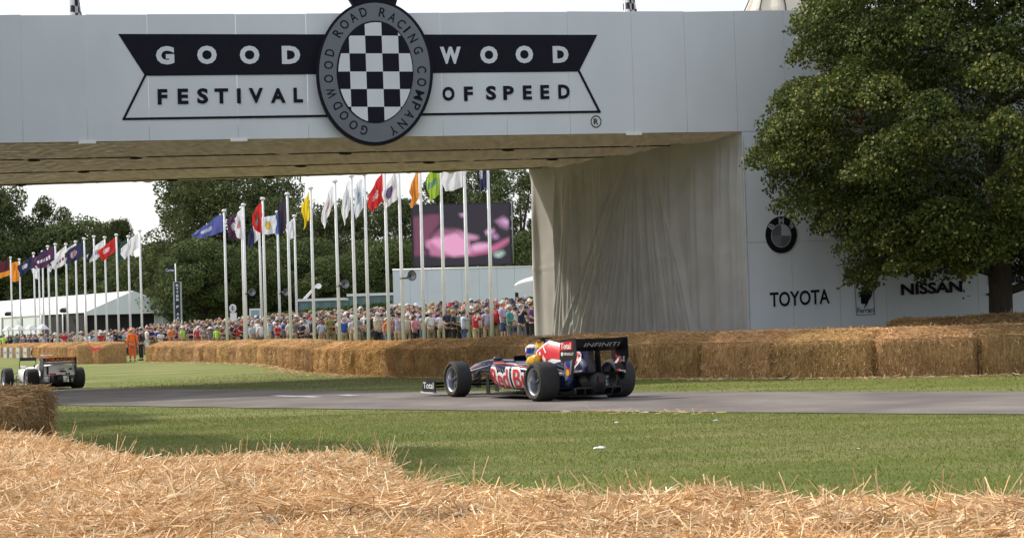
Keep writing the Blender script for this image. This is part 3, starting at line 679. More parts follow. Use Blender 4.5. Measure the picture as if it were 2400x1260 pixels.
def place_bale(x, y, ang, scale=(1, 1, 1), tint=1.0, vi=None, z=None):
    b, l = BV[random.randrange(5) if vi is None else vi]
    o = obj('straw_bale', b); o.location = (x, y, gz(x, y)-.02 if z is None else z); o.rotation_euler = (0, 0, ang); o.scale = scale
    s = obj('loose_straw', l, o); s['kind'] = 'stuff'
    t = tint; c = (t, t*random.uniform(.90, .95), t*random.uniform(.78, .88), 1); o.color = c; s.color = c
    bale_list.append(o); return o
def row(pxs, length=2.2, depth=1.35, hs=None, tint=None, group=None, off=0, zmul=None):
    pts = [at_z(x, y, 0) for x, y in pxs]; pts = [Vector((p.x, p.y)) for p in pts]
    res = []; seg = 0; pos = pts[0].copy(); 
    total = sum((b-a).length for a, b in zip(pts[:-1], pts[1:])); d = 0
    def at(s):
        for a, b in zip(pts[:-1], pts[1:]):
            l = (b-a).length
            if s <= l: return a+(b-a)*(s/l)
            s -= l
        return pts[-1]
    while d < total-.6:
        L_ = length*random.uniform(.88, 1.07); a = at(d); b = at(min(total, d+L_)); t = (b-a); 
        if t.length < .8: break
        tn = t.normalized(); nrm = Vector((-tn.y, tn.x)); nrm = nrm if nrm.x+nrm.y > 0 or nrm.y > 0 else -nrm
        if nrm.dot(Vector((a.x, a.y))) < 0: nrm = -nrm
        c = (a+b)/2+nrm*(depth/2+off+random.uniform(-.04, .04)); 
        h = (zmul(c) if zmul else 1.0)*random.uniform(.97, 1.04)
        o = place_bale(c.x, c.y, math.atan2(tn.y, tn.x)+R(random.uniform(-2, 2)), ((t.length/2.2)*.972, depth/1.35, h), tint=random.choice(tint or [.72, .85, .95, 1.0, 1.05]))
        if group: o['group'] = group
        res.append(o); d += L_
    return res
main_px = [(343, 848), (480, 849.5), (620, 853), (700, 866), (850, 880), (1000, 884), (1240, 886.5), (1500, 887), (1760, 888), (2100, 884), (2400, 878), (2620, 872), (3300, 852)]
mrow = row(main_px, group='straw bales forming the trackside wall', zmul=lambda c: 1.0 if c.x < 3 else 1.04)
lrow = row([(-14, 836.6), (0, 837), (100, 841), (165, 848), (231, 852.5), (234, 851.8)], group='straw bales forming the far left wall', zmul=lambda c: 1.06)
erow = row([(234, 851.5), (262, 850), (296, 847)], group='straw bales forming the far left wall', length=1.6, zmul=lambda c: 1.05)
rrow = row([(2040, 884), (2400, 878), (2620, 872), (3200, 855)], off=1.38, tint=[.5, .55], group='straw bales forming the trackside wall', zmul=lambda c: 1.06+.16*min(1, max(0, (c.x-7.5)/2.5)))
r2 = row([(1180, 886), (1500, 887), (1760, 888), (2040, 884)], off=1.38, tint=[.9, 1.0], group='straw bales forming the trackside wall', zmul=lambda c: 1.03)
def ordn(k):
    return ORD[k] if k < 18 else f'{k+1}th'
LM = [(300, "the orange marshal's gap"), (533, 'the blue flag pole'), (623, 'the red flag pole'), (737, 'the yellow flag pole'), (797, 'the pole after the yellow flag'), (912, 'the tall red flag pole'),
      (993, 'the orange flag pole'), (1097, 'the pole before the pink screen'), (1262, 'the left curtain edge'), (1450, "the racing car's rear wing"), (1760, 'the right curtain edge'), (1875, 'the lettering under the roundel'), (2027, 'the horse crest'), (2345, 'the tree trunk')]
ORD = ['first', 'second', 'third', 'fourth', 'fifth', 'sixth', 'seventh', 'eighth', 'ninth', 'tenth', 'eleventh', 'twelfth', 'thirteenth', 'fourteenth', 'fifteenth', 'sixteenth', 'seventeenth', 'eighteenth']
def label_row(objs, lead):
    cnt = {}
    for o in sorted(objs, key=lambda o: to_px(o.location)[0]):
        x = to_px(o.location)[0]; c = [l for l in LM if l[0] <= x] or [LM[0]]; lm = c[-1][1]; k = cnt.get(lm, 0); cnt[lm] = k+1
        o['label'] = f"{lead}, {ordn(k)} right of {lm}"; o['category'] = 'straw bale'
label_row(mrow, 'straw bale in trackside wall'); 
label_row(r2, 'straw bale in the rear layer'); label_row(rrow, 'dark brown straw bale in rear layer')
for k, o in enumerate(sorted(lrow, key=lambda o: -to_px(o.location)[0])):
    o['label'] = f"straw bale of the far left wall, {ordn(k)} one left of its dark corner"; o['category'] = 'straw bale'
for k, o in enumerate(sorted(erow, key=lambda o: to_px(o.location)[0])):
    o['label'] = f"shaded straw bale turning the far left wall's corner, {ordn(k)} from the red flag"; o['category'] = 'straw bale'
# near left bale: its own finer mesh
bb, ll = bale_meshes(11, 2.3, 1.1, .80, 26000, .006)
# drooping thatch, tinted brown so its colour carries the shade
nb = obj('straw_bale', bb); pr = at_y(138, 900, 19); nb.location = (pr.x-1.46, 19.4, gz(pr.x, 19.4)-.02); nb.rotation_euler = (0, 0, R(-9)); nb.color = (.62, .56, .5, 1)
s_ = obj('loose_straw', ll, nb); s_.color = (.62, .56, .5, 1); s_['kind'] = 'stuff'
tag(nb, 'weathered brown straw bale standing alone left of the grass, nearest after the foreground straw', 'straw bale')

# loose straw along the foot of the wall and on top of it
def litter(pxs, n, name, label, spread=.35, z=.015):
    pts = [at_z(x, y, 0) for x, y in pxs]; seg = [(b-a).length for a, b in zip(pts[:-1], pts[1:])]; tot = sum(seg); P = np.zeros((n, 3))
    for i in range(n):
        s = random.uniform(0, tot); k = 0
        while s > seg[k] and k < len(seg)-1: s -= seg[k]; k += 1
        a = pts[k].lerp(pts[k+1], min(1, s/seg[k])); t = (pts[k+1]-pts[k]).normalized(); nr = Vector((t.y, -t.x, 0)); nr = nr if nr.y < 0 else -nr
        q = a+nr*abs(random.gauss(0, spread)); P[i] = (q.x, q.y, gz(q.x, q.y)+z)
    D = RNG.normal(0, 1, (n, 3)); D[:, 2] = np.abs(D[:, 2])*.15
    return tag(obj(name, straw_mesh(name, P, unit(D), RNG.uniform(.06, .2, n), RNG.uniform(.006, .014, n), straw_cols(n), m_straw)), label, 'straw', kind='stuff')
litter(main_px, 7000, 'straw_litter', 'loose straw fallen along the foot of the trackside bale wall')
litter([(1250, 968), (1400, 964), (1560, 966), (1700, 968)], 130, 'straw_litter', 'brown wisps of straw on near edge of the track behind the racing car', .25)

# ------------------------------------------------------------------ foreground straw wall (camera stands behind it)
EDGE = [(-900, 1004), (-300, 1003), (0, 1012), (130, 1022), (230, 1034), (330, 1056), (430, 1078), (520, 1072), (640, 1064), (780, 1058), (880, 1060), (930, 1082), (985, 1122), (1150, 1132), (1350, 1142), (1500, 1154), (1700, 1172), (1950, 1178), (2200, 1176), (2400, 1180), (2900, 1200)]
ZH = 1.0
EP = [at_z(x, y, ZH) for x, y in EDGE]; EP = [Vector((p.x, p.y, 0)) for p in EP]
AX = (EP[-2]-EP[2]).normalized(); AN = Vector((AX.y, -AX.x, 0)); AN = AN if AN.y > 0 else -AN          # AN points away from the camera
us = [(p-EP[2]).dot(AX) for p in EP]; vs_ = [(p-EP[2]).dot(AN) for p in EP]
def edge_v(u): return float(np.interp(u, us, vs_))
def heap_z(u, v):
    e = edge_v(u)-v
    z = ZH+.03*noise.noise(Vector((u*1.3, v*1.3, 2)))+.02*noise.noise(Vector((u*4, v*4, 7)))+.012*noise.noise(Vector((u*13, v*13, 1)))
    pit = at_z(850, 1212, ZH); pu = (pit-EP[2]).dot(AX); pv = (pit-EP[2]).dot(AN)
    wx = EP[2].x+AX.x*u+AN.x*v-pit.x; wy = EP[2].y+AX.y*u+AN.y*v-pit.y
    z -= .05*math.exp(-(wx/.17)**2-(wy/.10)**2)
    if e < .12: z -= (max(0, .12-e))**1.6*2.4
    if e < -.1: z -= ((-e-.1)*4)
    return max(0.0, z)
AXx, AXy = AX.x, -AN.x
uu = np.arange(-3.2, 6.6, .05); vv = np.arange(-2.0, .75, .035)
V = []; 
for u in uu:
    for v in vv:
        p = EP[2]+AX*u+AN*v; V.append((p.x, p.y, heap_z(u, v)-.015))
V = np.array(V); nvv = len(vv)
def heap_part(u0, u1):
    ii = [i for i in range(len(uu)-1) if u0 <= uu[i] < u1]
    I = np.array([(i*nvv+j, (i+1)*nvv+j, (i+1)*nvv+j+1, i*nvv+j+1) for i in ii for j in range(nvv-1)])
    used = np.unique(I); mp = -np.ones(len(V), int); mp[used] = np.arange(len(used)); return V[used], mp[I]
ub1 = (at_z(440, 1072, ZH)-EP[2]).dot(AX); ub2 = (at_z(985, 1105, ZH)-EP[2]).dot(AX)
m_heap = mat('straw_heap', (.30, .185, .08), .85, var=.5, vscale=30, bump=1.0, bscale=60, col2=(.50, .33, .15))
NS = 420000
U = RNG.uniform(-1.6, 5.6, NS*2); Vv = RNG.uniform(-1.75, .16, NS*2)
ev = np.interp(U, us, vs_); keep = (Vv < ev+.14) & (Vv > ev-1.75); U = U[keep][:NS]; Vv = Vv[keep][:NS]; NS = len(U)
Z = np.array([heap_z(a, b) for a, b in zip(U, Vv)])
Pw = np.array([EP[2].x, EP[2].y, 0])+U[:, None]*np.array([AX.x, AX.y, 0])+Vv[:, None]*np.array([AN.x, AN.y, 0]); 
Pw[:, 2] = Z+RNG.uniform(-.012, .016, NS)
D = RNG.normal(0, 1, (NS, 3)); clump = np.array([noise.noise(Vector((a*3, b*3, 4)))*2.5 for a, b in zip(U, Vv)])
D[:, 0] += np.cos(clump*2+.6)*.9; D[:, 1] += np.sin(clump*2+.6)*.9
D[:, 2] = np.abs(D[:, 2])*.32-.06; tall = RNG.random(NS) < .004; D[tall, 2] += 1.6; 
D = unit(D); Ln = RNG.uniform(.012, .042, NS)+.03*(RNG.random(NS) < .07); Ln[tall] *= 1.1
Wd = RNG.uniform(.0011, .0027, NS); cc = straw_cols(NS)*1.06
ep = np.interp(U, us, vs_)
tone = np.array([noise.noise(Vector((a*5, b*5, 11))) for a, b in zip(U, Vv)]); cc *= (1+.22*tone[:, None])
pit = at_z(850, 1212, ZH); pu = (pit-EP[2]).dot(AX); pv = (pit-EP[2]).dot(AN)
inpit = ((Pw[:, 0]-pit.x)/.19)**2+((Pw[:, 1]-pit.y)/.11)**2+np.array([noise.noise(Vector((a*14, b*14, 2))) for a, b in zip(U, Vv)])*.9 < RNG.uniform(.5, 1.1, NS)
cc[inpit] = cc[inpit]*np.array([.30, .32, .42])            # grey weathered straw in the hollow, with its shade painted in
bnd = RNG.normal(0, .006, (NS, 3))
for (u0, u1, lab) in ((-3.3, ub1, 'pale loose straw bale top at the bottom left corner, nearest the lone brown bale'), (ub1, ub2, 'pale foreground straw bale, middle hump rising before the green grass'), (ub2, 7, 'pale foreground straw bale running along the bottom right of the grass')):
    VV, II = heap_part(u0, u1); o = obj('straw_bale', np_mesh('straw_bale', VV, II, 4, m_heap, smooth=True)); tag(o, lab, 'straw bale', 'straw bales in the foreground')
    k = (U >= u0) & (U < u1)
    s = obj('loose_straw', straw_mesh('loose_straw', Pw[k], D[k], Ln[k], Wd[k], cc[k], m_straw, bnd[k]*.5), o); s['kind'] = 'stuff'
# tall stalks standing up along the crest
st = []
for px, n in ((525, 5), (560, 4), (575, 5), (640, 6), (655, 4), (740, 4), (850, 5), (895, 8), (905, 9), (915, 6), (975, 5), (1040, 4), (1120, 4), (1390, 4), (1480, 5), (1520, 6), (1620, 5), (1650, 5), (1820, 6), (1955, 7), (1970, 6), (2060, 4), (2200, 5), (2330, 5), (2390, 4), (60, 4), (160, 5), (300, 5)):
    for _ in range(n):
        x = px+random.gauss(0, 9); yy = np.interp(x, [e[0] for e in EDGE], [e[1] for e in EDGE])+random.uniform(0, 10); p = at_z(x, yy, ZH)
        st.append((p.x, p.y, ZH-.02, random.gauss(0, .45), random.gauss(0, .4), 1.0, random.uniform(.03, .085)))
st = np.array(st); o = obj('straw_stalk', straw_mesh('straw_stalk', st[:, :3], unit(st[:, 3:6]), st[:, 6], RNG.uniform(.0013, .0024, len(st)), straw_cols(len(st))*1.15, m_straw, RNG.normal(0, .008, (len(st), 3)), tri=True))
tag(o, 'thin straw stalks sticking up along the crest of the foreground straw', 'straw', kind='stuff')
# ------------------------------------------------------------------ trees
def leaf_mesh(name, P, Nn, size, cols, material, droop=.5):
    n = len(P); T = RNG.normal(0, 1, (n, 3)); T[:, 2] -= droop*2; T = unit(T); B = unit(np.cross(T, Nn+RNG.normal(0, .6, (n, 3)))); s = size[:, None]
    V = np.stack([P, P+T*s*.5+B*s*.42, P+T*s*1.05, P+T*s*.5-B*s*.42], 1).reshape(-1, 3)
    return np_mesh(name, V, np.arange(4*n).reshape(-1, 4), 4, material, np.repeat(cols, 4, 0))
# --- big lime tree on the right
def lime_tree():
    base = at_y(2348, 742, 38.4); bx, by = base.x, base.y; bz = gz(bx, by)
    root = empty('lime_tree', (bx, by, bz), 0, 'large dense dark green tree before the white wall at right, trunk behind bales', 'tree')
    mb = MB(); pts = [(0, 0, -.2), (0, 0, .4), (-.02, 0, 1.2), (.02, .02, 2.4), (-.04, 0, 4.2), (0, .03, 6.5), (.02, 0, 9.5)]
    mb.tube(pts, [.40, .31, .265, .25, .22, .15, .06], 18)
    mb.build('trunk', m_bark, root)
    for k in range(18):
        z = 1.7+k*.42; a = k*2.4+random.random(); L_ = 3.9*(1-.35*k/18); pp = [(0, 0, z)]
        for s in (.35, .7, 1.0): pp.append((math.cos(a)*L_*s, math.sin(a)*L_*s*.8, z+L_*(.38*s-.30*s*s)))
        if by+pp[-1][1] > 41.5: pp = [(p[0], p[1]*.35, p[2]) for p in pp]
        mb = MB(); mb.tube(pp, [.11, .07, .045, .015], 7); mb.build('limb', m_bark, root)
    prof_z = [1.3, 1.7, 2.2, 2.9, 3.5, 3.9, 4.6, 5.4, 6.2, 6.8, 7.4, 8.4, 10, 12]; prof_r = [2.6, 3.1, 3.25, 3.4, 3.8, 4.6, 5.3, 5.4, 5.1, 4.6, 4.35, 4.25, 3.7, 1.2]
    nb_ = 520; rs = np.random.default_rng(5); P = []; NN = []; CC = []
    zs_ = 1.55+10.2*(rs.permutation(nb_)+rs.random(nb_))/nb_
    for k in range(nb_):
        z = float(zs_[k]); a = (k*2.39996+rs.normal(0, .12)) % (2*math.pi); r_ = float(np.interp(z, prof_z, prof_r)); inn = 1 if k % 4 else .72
        rad = (r_-.55)*inn*(1+.05*noise.noise(Vector((math.cos(a)*2, math.sin(a)*2, z*.6)))); c = np.array([math.cos(a)*rad, math.sin(a)*rad*.93, z])
        o_ = np.array([math.cos(a), math.sin(a), 0]); t_ = np.array([-math.sin(a), math.cos(a), 0]); ra, rb, rc = rs.uniform(.55, .95), rs.uniform(.45, .8), rs.uniform(.26, .44)
        n_ = 620; d = unit(rs.normal(0, 1, (n_, 3))); d[:, 2] = np.where(rs.random(n_) < .72, np.abs(d[:, 2]), d[:, 2]); s_ = 1-np.abs(rs.normal(0, .13, n_)); s_ *= 1+.22*np.array([noise.noise(Vector((q[0]*2.2+k, q[1]*2.2, q[2]*2.2))) for q in d])
        q = c+(d[:, :1]*ra*s_[:, None])*o_+(d[:, 1:2]*rb*s_[:, None])*t_+(d[:, 2:3]*rc*s_[:, None])*np.array([0, 0, 1.0]); q[:, 2] -= .32*np.clip(d[:, 0], 0, 1)**2*ra+.12*d[:, 1]**2
        P.append(q); NN.append(unit(d*np.array([[.6, .6, 1]])@np.stack([o_, t_, [0, 0, 1.0]])+np.array([[0, 0, .5]])))
        tone = rs.uniform(.75, 1.25); kk = rs.uniform(.75, 1.25, (n_, 1)); pale = rs.random(n_) < (.30 if k % 3 == 0 else .10)
        CC.append(np.where(pale[:, None], np.array([[.24, .24, .07]]), np.array([[.065, .09, .020]]))*kk*tone)
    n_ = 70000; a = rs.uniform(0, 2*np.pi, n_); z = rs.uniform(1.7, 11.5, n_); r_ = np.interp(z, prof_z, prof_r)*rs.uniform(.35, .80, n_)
    P.append(np.stack([np.cos(a)*r_, np.sin(a)*r_*.9, z], 1)); NN.append(np.stack([np.cos(a), np.sin(a), np.full(n_, .6)], 1)); CC.append(np.tile(np.array([[.055, .075, .018]]), (n_, 1))*rs.uniform(.7, 1.3, (n_, 1)))  # inner fill leaves darker, shade between boughs put into their colour
    P = np.concatenate(P); NN = np.concatenate(NN); CC = np.concatenate(CC)
    W_ = P+np.array([[bx, by, bz]]); dist = (W_[:, 0]-P0.x)*FN.x+(W_[:, 1]-P0.y)*FN.y
    ok = (dist > .25) & (W_[:, 2] > 2.08+.2*np.sin(W_[:, 0]*3)+.15*np.sin(W_[:, 0]*8.3)+.5*np.exp(-((W_[:, 0]-bx)/1.5)**2)); P, NN, CC = P[ok], NN[ok], CC[ok]; 
    # few dead russet sprays
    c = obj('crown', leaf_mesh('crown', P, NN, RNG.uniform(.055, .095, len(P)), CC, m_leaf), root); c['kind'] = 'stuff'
    q = []
    for (px, py) in ((2160, 290), (2125, 270), (2270, 590), (2262, 625), (2290, 545), (2010, 250)):
        p = at_y(px, py, 36.0 if py < 400 else 37.6); p -= Vector((bx, by, bz))
        for _ in range(70): q.append((p.x+random.gauss(0, .07), p.y+random.gauss(0, .2), p.z+random.gauss(0, .26)))
    q = np.array(q); d_ = obj('dead_leaves', leaf_mesh('dead_leaves', q, np.tile(np.array([[0, -1., .2]]), (len(q), 1)), RNG.uniform(.05, .09, len(q)), np.tile(np.array([[.13, .05, .022]]), (len(q), 1))*RNG.uniform(.6, 1.3, (len(q), 1)), m_leaf), root); d_['kind'] = 'stuff'; d_['label'] = 'russet withered leaves'; return root
LT = lime_tree()

# sister trees standing just outside the view on the near left, they shade the verge there
for (x, y, rz, lab) in ((-18.5, 32.0, 1.0, 'shade tree on the left verge outside the view, farther one'), (-13.5, 22.5, 2.6, 'shade tree on the left verge outside the view, nearer one')):
    r_ = LT.copy(); COL.objects.link(r_); r_.location = (x, y, gz(x, y)); r_.rotation_euler = (0, 0, rz); r_['label'] = lab; r_['category'] = 'tree'
    for ch in list(LT.children):
        if ch.name.startswith('dead'): continue
        c = ch.copy(); COL.objects.link(c); c.parent = r_
# --- park trees far behind
def far_tree_mesh(seed, Hh, Rr, nl, leaf, gappy=0.0, z0=.12, base=(.068, .088, .038), warm=(.13, .148, .058)):
    rs = np.random.default_rng(seed); lobes = []
    for k in range(34):
        zf = rs.uniform(z0, .95); env = math.sin(math.pi*min(1, max(0, (zf-.02)/.98))**.8)**.6; a = rs.uniform(0, 2*math.pi); rad = Rr*env*rs.uniform(.25, .85)
        lobes.append((math.cos(a)*rad, math.sin(a)*rad, zf*Hh, Rr*rs.uniform(.22, .42), rs.uniform(.6, .9)))
    lobes = np.array(lobes); pick = rs.integers(0, len(lobes), nl); lb = lobes[pick]
    d = unit(rs.normal(0, 1, (nl, 3))); rr = lb[:, 3]*(1-np.abs(rs.normal(0, .17, nl))); P = lb[:, :3]+d*rr[:, None]*np.stack([np.ones(nl), np.ones(nl), lb[:, 4]], 1)
    nv = np.array([noise.noise(Vector((p[0]*.55+seed*3, p[1]*.55, p[2]*.55))) for p in P]); nf = np.array([noise.noise(Vector((p[0]*1.6+seed*5, p[1]*1.6, p[2]*1.6))) for p in P])
    ok = nv+.5*nf > -.30+gappy; P, d, nf, nv = P[ok], d[ok], nf[ok], nv[ok]
    k = rs.uniform(.7, 1.3, (len(P), 1)); c = np.where((nf > .12)[:, None], np.array([warm]), np.array([base]))*k*(1+.35*nv[:, None])
    crown = leaf_mesh('crown', P, d, rs.uniform(leaf*.6, leaf*1.3, len(P)), c, m_leaf_far, .3)
    mb = MB(); mb.tube([(0, 0, -.5), (.1, 0, Hh*.2), (-.1, .1, Hh*.5), (0, 0, Hh*.85)], [Hh*.028, Hh*.02, Hh*.014, .04], 9); tr = mb.mesh('trunk', m_bark)
    mb = MB()
    for k_ in range(12):
        l = lobes[k_*2]; z = l[2]*.55; mb.tube([(0, 0, z), (l[0]*.5, l[1]*.5, z+(l[2]-z)*.6), (l[0], l[1], l[2])], [Hh*.009, Hh*.006, .03], 5)
    lm_ = mb.mesh('limb', m_bark); return crown, tr, lm_
TV = [far_tree_mesh(1, 22, 9.5, 60000, .28, .02), far_tree_mesh(2, 20, 7, 42000, .28, .08), far_tree_mesh(3, 16, 8, 48000, .27, -.1, z0=.05), far_tree_mesh(4, 24, 6, 36000, .28, .14), far_tree_mesh(5, 14, 8, 48000, .26, -.2, z0=.02, base=(.075, .10, .040), warm=(.135, .16, .058))]
def park_tree(px, topy, Y, vi, wscale, label, rz=None, name='park_tree'):
    c = at_y(px, 700, Y); z = gz(c.x, Y); top = at_y(px, topy, Y).z; crown, tr, lm_ = TV[vi]; Hh = [22, 20, 16, 24, 14][vi]; s = (top-z)/(Hh*1.02)
    e = empty(name, (c.x, Y, z), rz if rz is not None else random.uniform(0, 6.28), label, 'tree', 'park trees beyond the crowd'); e.scale = (s*wscale, s*wscale, s)
    o = obj('crown', crown, e); o['kind'] = 'stuff'; obj('trunk', tr, e); obj('limb', lm_, e); return e
for a in ((-40, 420, 225, 2, 1.0, 'dark tree beyond the flags at the left frame edge'), (25, 455, 230, 0, .8, 'tall dark tree rising over the maroon and orange flags'),
          (125, 452, 228, 3, .9, 'slim spiky topped tree behind left flag row'), (185, 515, 225, 4, 1.15, 'rounded dark tree behind the diagonal white flag'), (70, 560, 222, 4, 1.1, 'low dark tree under the leftmost flags'),
          (275, 508, 222, 1, .62, 'tree with stepped top behind the small red flag at left'), (235, 600, 215, 4, 1.3, 'low bushy tree directly above the marquee roof'),
          (375, 560, 215, 1, 1.0, 'hazy pale tree in the gap left of the blue flag'), (340, 600, 205, 4, 1.2, 'low dark tree above the marquee peak'),
          (455, 395, 195, 1, 1.15, 'ragged left part of the tall tree over the blue flag'), (560, 330, 185, 0, 1.0, 'tallest dark tree behind the blue and purple flags, cut by the bridge'), (660, 400, 180, 0, .85, 'tall dark tree behind the red and pale gold flags'),
          (480, 560, 150, 4, 1.2, 'low leafy tree right of the vertical lettered board'), (590, 590, 150, 4, 1.2, 'low leafy tree above the round dial sign'), (430, 620, 165, 2, .9, 'low dark tree behind the lettered board'),
          (760, 475, 170, 2, 1.0, 'dark green tree behind the yellow flag'), (850, 462, 175, 2, .9, 'dark green tree behind the paired narrow white flags'), (690, 560, 155, 4, 1.2, 'low dark tree left of the yellow flag pole'), (940, 455, 180, 1, .8, 'loose tree left of the pink video screen'), (800, 600, 150, 4, 1.2, 'low dark tree above the green hut'), (905, 560, 152, 4, 1.1, 'low dark tree left of the screen frame'),
          (1060, 400, 195, 1, .9, 'airy tree over the lime green flag'), (1150, 360, 185, 3, 1.2, 'tall airy tree over the right side of the video screen'), (1225, 380, 165, 3, 1.0, 'dark tree squeezed between the screen and curtain'), (1250, 540, 160, 4, 1.0, 'low dark tree behind the curtain edge'), (1010, 560, 165, 4, 1.0, 'dark tree hidden behind the video screen')):
    park_tree(*a)
# the far wood that closes the gaps low on the horizon
def far_wood():
    n = 60000; x = RNG.uniform(-140, 90, n); y = 235+RNG.uniform(-6, 6, n)+np.abs(x)*.05
    top = np.array([8.5+3.5*noise.noise(Vector((a*.06, 0, 3)))+2*noise.noise(Vector((a*.3, 0, 3))) for a in x]); z = RNG.uniform(0, 1, n)**.8*top+.5
    P = np.stack([x, y, z], 1); nf = np.array([noise.noise(Vector((p[0]*.4, p[1]*.4, p[2]*.5))) for p in P]); c = np.array([[.045, .06, .022]])*(1+.5*nf[:, None])*RNG.uniform(.7, 1.3, (n, 1))
    tag(obj('far_wood', leaf_mesh('far_wood', P, np.tile(np.array([[0, -1., .3]]), (n, 1)), RNG.uniform(.5, 1.1, n), c, m_leaf_far, .2)), 'dark line of far woodland closing the park', 'wood', kind='stuff')
far_wood()
# clipped hedge behind the crowd
def hedge(px0, px1, y0, y1, Y0, Y1, label, zb=0):
    a = at_y(px0, y0, Y0); b = at_y(px1, y1, Y1); n = 26000; t = RNG.uniform(0, 1, n); X = a.x+(b.x-a.x)*t; Yy = a.y+(b.y-a.y)*t+RNG.uniform(0, 1.2, n)*1.0
    top = a.z+(b.z-a.z)*t; zb_ = np.array([gz(x, y) for x, y in zip(X, Yy)]); f = RNG.uniform(0, 1, n)**.6; Z = zb_+(top-zb_)*f+RNG.normal(0, .03, n)
    P = np.stack([X, Yy, Z], 1); c = np.array([[.05, .075, .018]])*RNG.uniform(.6, 1.5, (n, 1))
    e = empty('hedge', (a.x, a.y, 0), 0, label, 'hedge'); P -= np.array([[a.x, a.y, 0]])
    mb = MB(); zz = gz(a.x, a.y); q = [(0, .15, zz), (b.x-a.x, b.y-a.y+.15, zz), (b.x-a.x, b.y-a.y+1, zz), (0, 1, zz)]; q2 = [(p[0], p[1], (a.z if i in (0, 3) else b.z)-.08) for i, p in enumerate(q)]
    mb.add(q+q2, [(3,2,1,0), (4,5,6,7), (0,1,5,4), (1,2,6,5), (2,3,7,6), (3,0,4,7)]); mb.build('branches', mat('hedge_core', (.02, .03, .01), .9), e)
    o = obj('foliage', leaf_mesh('foliage', P, np.tile(np.array([[0, -1., .4]]), (n, 1)), RNG.uniform(.10, .2, n), c, m_leaf_far, .2), e); o['kind'] = 'stuff'
hedge(600, 925, 738, 708, 125, 112, 'long clipped green hedge behind the crowd, left of the pale hoarding')

# ------------------------------------------------------------------ marquee, hoarding, screen, huts
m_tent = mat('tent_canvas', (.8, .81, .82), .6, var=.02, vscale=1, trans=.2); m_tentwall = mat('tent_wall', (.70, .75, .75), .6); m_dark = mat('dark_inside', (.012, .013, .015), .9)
def marquee():
    Y = 150.0; e0 = at_y(200, 731, Y); e1 = at_y(428, 723, Y-1); g = gz(e0.x, Y); ze = e0.z; ap = at_y(312, 681, Y-.5)
    root = empty('marquee', (e0.x, Y, g), 0, 'long white marquee with pale gable end behind the left flag row', 'tent'); o = Vector((e0.x, Y, g))
    A_, B_, C_ = Vector((e0.x, Y, ze)), Vector((e1.x, Y-1, ze)), Vector((ap.x, Y-.5, ap.z))
    lv = Vector((-36, 46, 0))     # receding length
    def prism_(name, pts, m, th=.05, nrm=Vector((0, 0, 1))):
        n = len(pts); mb = MB(); q = [p-o for p in pts]; q2 = [p-nrm*th for p in q]; mb.add(q+q2, [tuple(range(n)), tuple(range(n, 2*n))[::-1]]+[(k, n+k, n+(k+1) % n, (k+1) % n) for k in range(n)]); return mb.build(name, m, root)
    nb = 12
    for k in range(nb):
        a0, a1 = lv*(k/nb), lv*((k+1)/nb-.004)
        prism_('roof_panel', [A_+a0, C_+a0, C_+a1, A_+a1], m_tent)
        prism_('wall_panel', [A_+a0+Vector((.1, 0, 0)), A_+a1+Vector((.1, 0, 0)), Vector((A_.x+a1.x+.1, A_.y+a1.y, g)), Vector((A_.x+a0.x+.1, A_.y+a0.y, g))], m_tentwall if k > 1 else m_dark, .05, Vector((-.7, -.7, 0)))  # first bays near-black, painting the dark inside of the tent
        mb = MB(); p = A_+a0-o; mb.tube([p, (p.x, p.y, 0)], .07, 6); mb.build('post', m_pole, root)
    prism_('roof_panel', [C_, B_, B_+lv, C_+lv], m_tent)
    prism_('gable', [A_, B_, C_], mat('shaded_gable_canvas', (.62, .68, .71), .6), .05, Vector((0, -1, 0)))  # gable and valance canvas greyed, their shade put into the colour
    prism_('valance', [A_, B_, B_-Vector((0, 0, .28)), A_-Vector((0, 0, .28))], mat('shaded_gable_canvas'), .04, Vector((0, -1, 0)))
    Bx = B_.x-A_.x
    for f0, f1, m, nm in ((.0, .70, m_dark, 'opening'), (.70, 1.0, m_tentwall, 'wall_panel')):  # opening is a near-black sheet standing for the shaded inside
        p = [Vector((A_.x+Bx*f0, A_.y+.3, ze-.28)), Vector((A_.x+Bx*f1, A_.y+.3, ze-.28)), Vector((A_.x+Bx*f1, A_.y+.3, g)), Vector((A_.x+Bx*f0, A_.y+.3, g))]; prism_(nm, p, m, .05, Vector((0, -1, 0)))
    for f in (0, .33, .70, .78, .86, 1.0):
        mb = MB(); x = Bx*f; mb.tube([(x, -.05, 0), (x, -.05, ze-g)], .07, 6); mb.build('post', m_pole, root)
    mb = MB(); text_fit(mb, 'Goodwood', Vector((Bx*.42, -.2, ze-g+.25)), (1, 0, 0), (0, 0, 1), 3.4, .38, .01); mb.build('lettering', mat('faint_print', (.16, .17, .2), .6), root)
    tri = [(Bx*.50, .75), (Bx*.53, .8), (Bx*.555, 1.05), (Bx*.545, 1.2), (Bx*.525, .98), (Bx*.5, .86)]
    mb = MB(); mb.add([(x, -.2, ze-g+y) for x, y in tri], [tuple(range(6))]); mb.build('emblem', MATS['faint_print'], root)
    for k in range(4):
        p = A_+lv*(k*.22+.06)-o; mb = MB(); mb.tube([p+Vector((-.2, -.2, .25)), p+Vector((-.6, -.6, .25))], .2, 8); mb.build('floodlight', m_frame, root)
marquee()
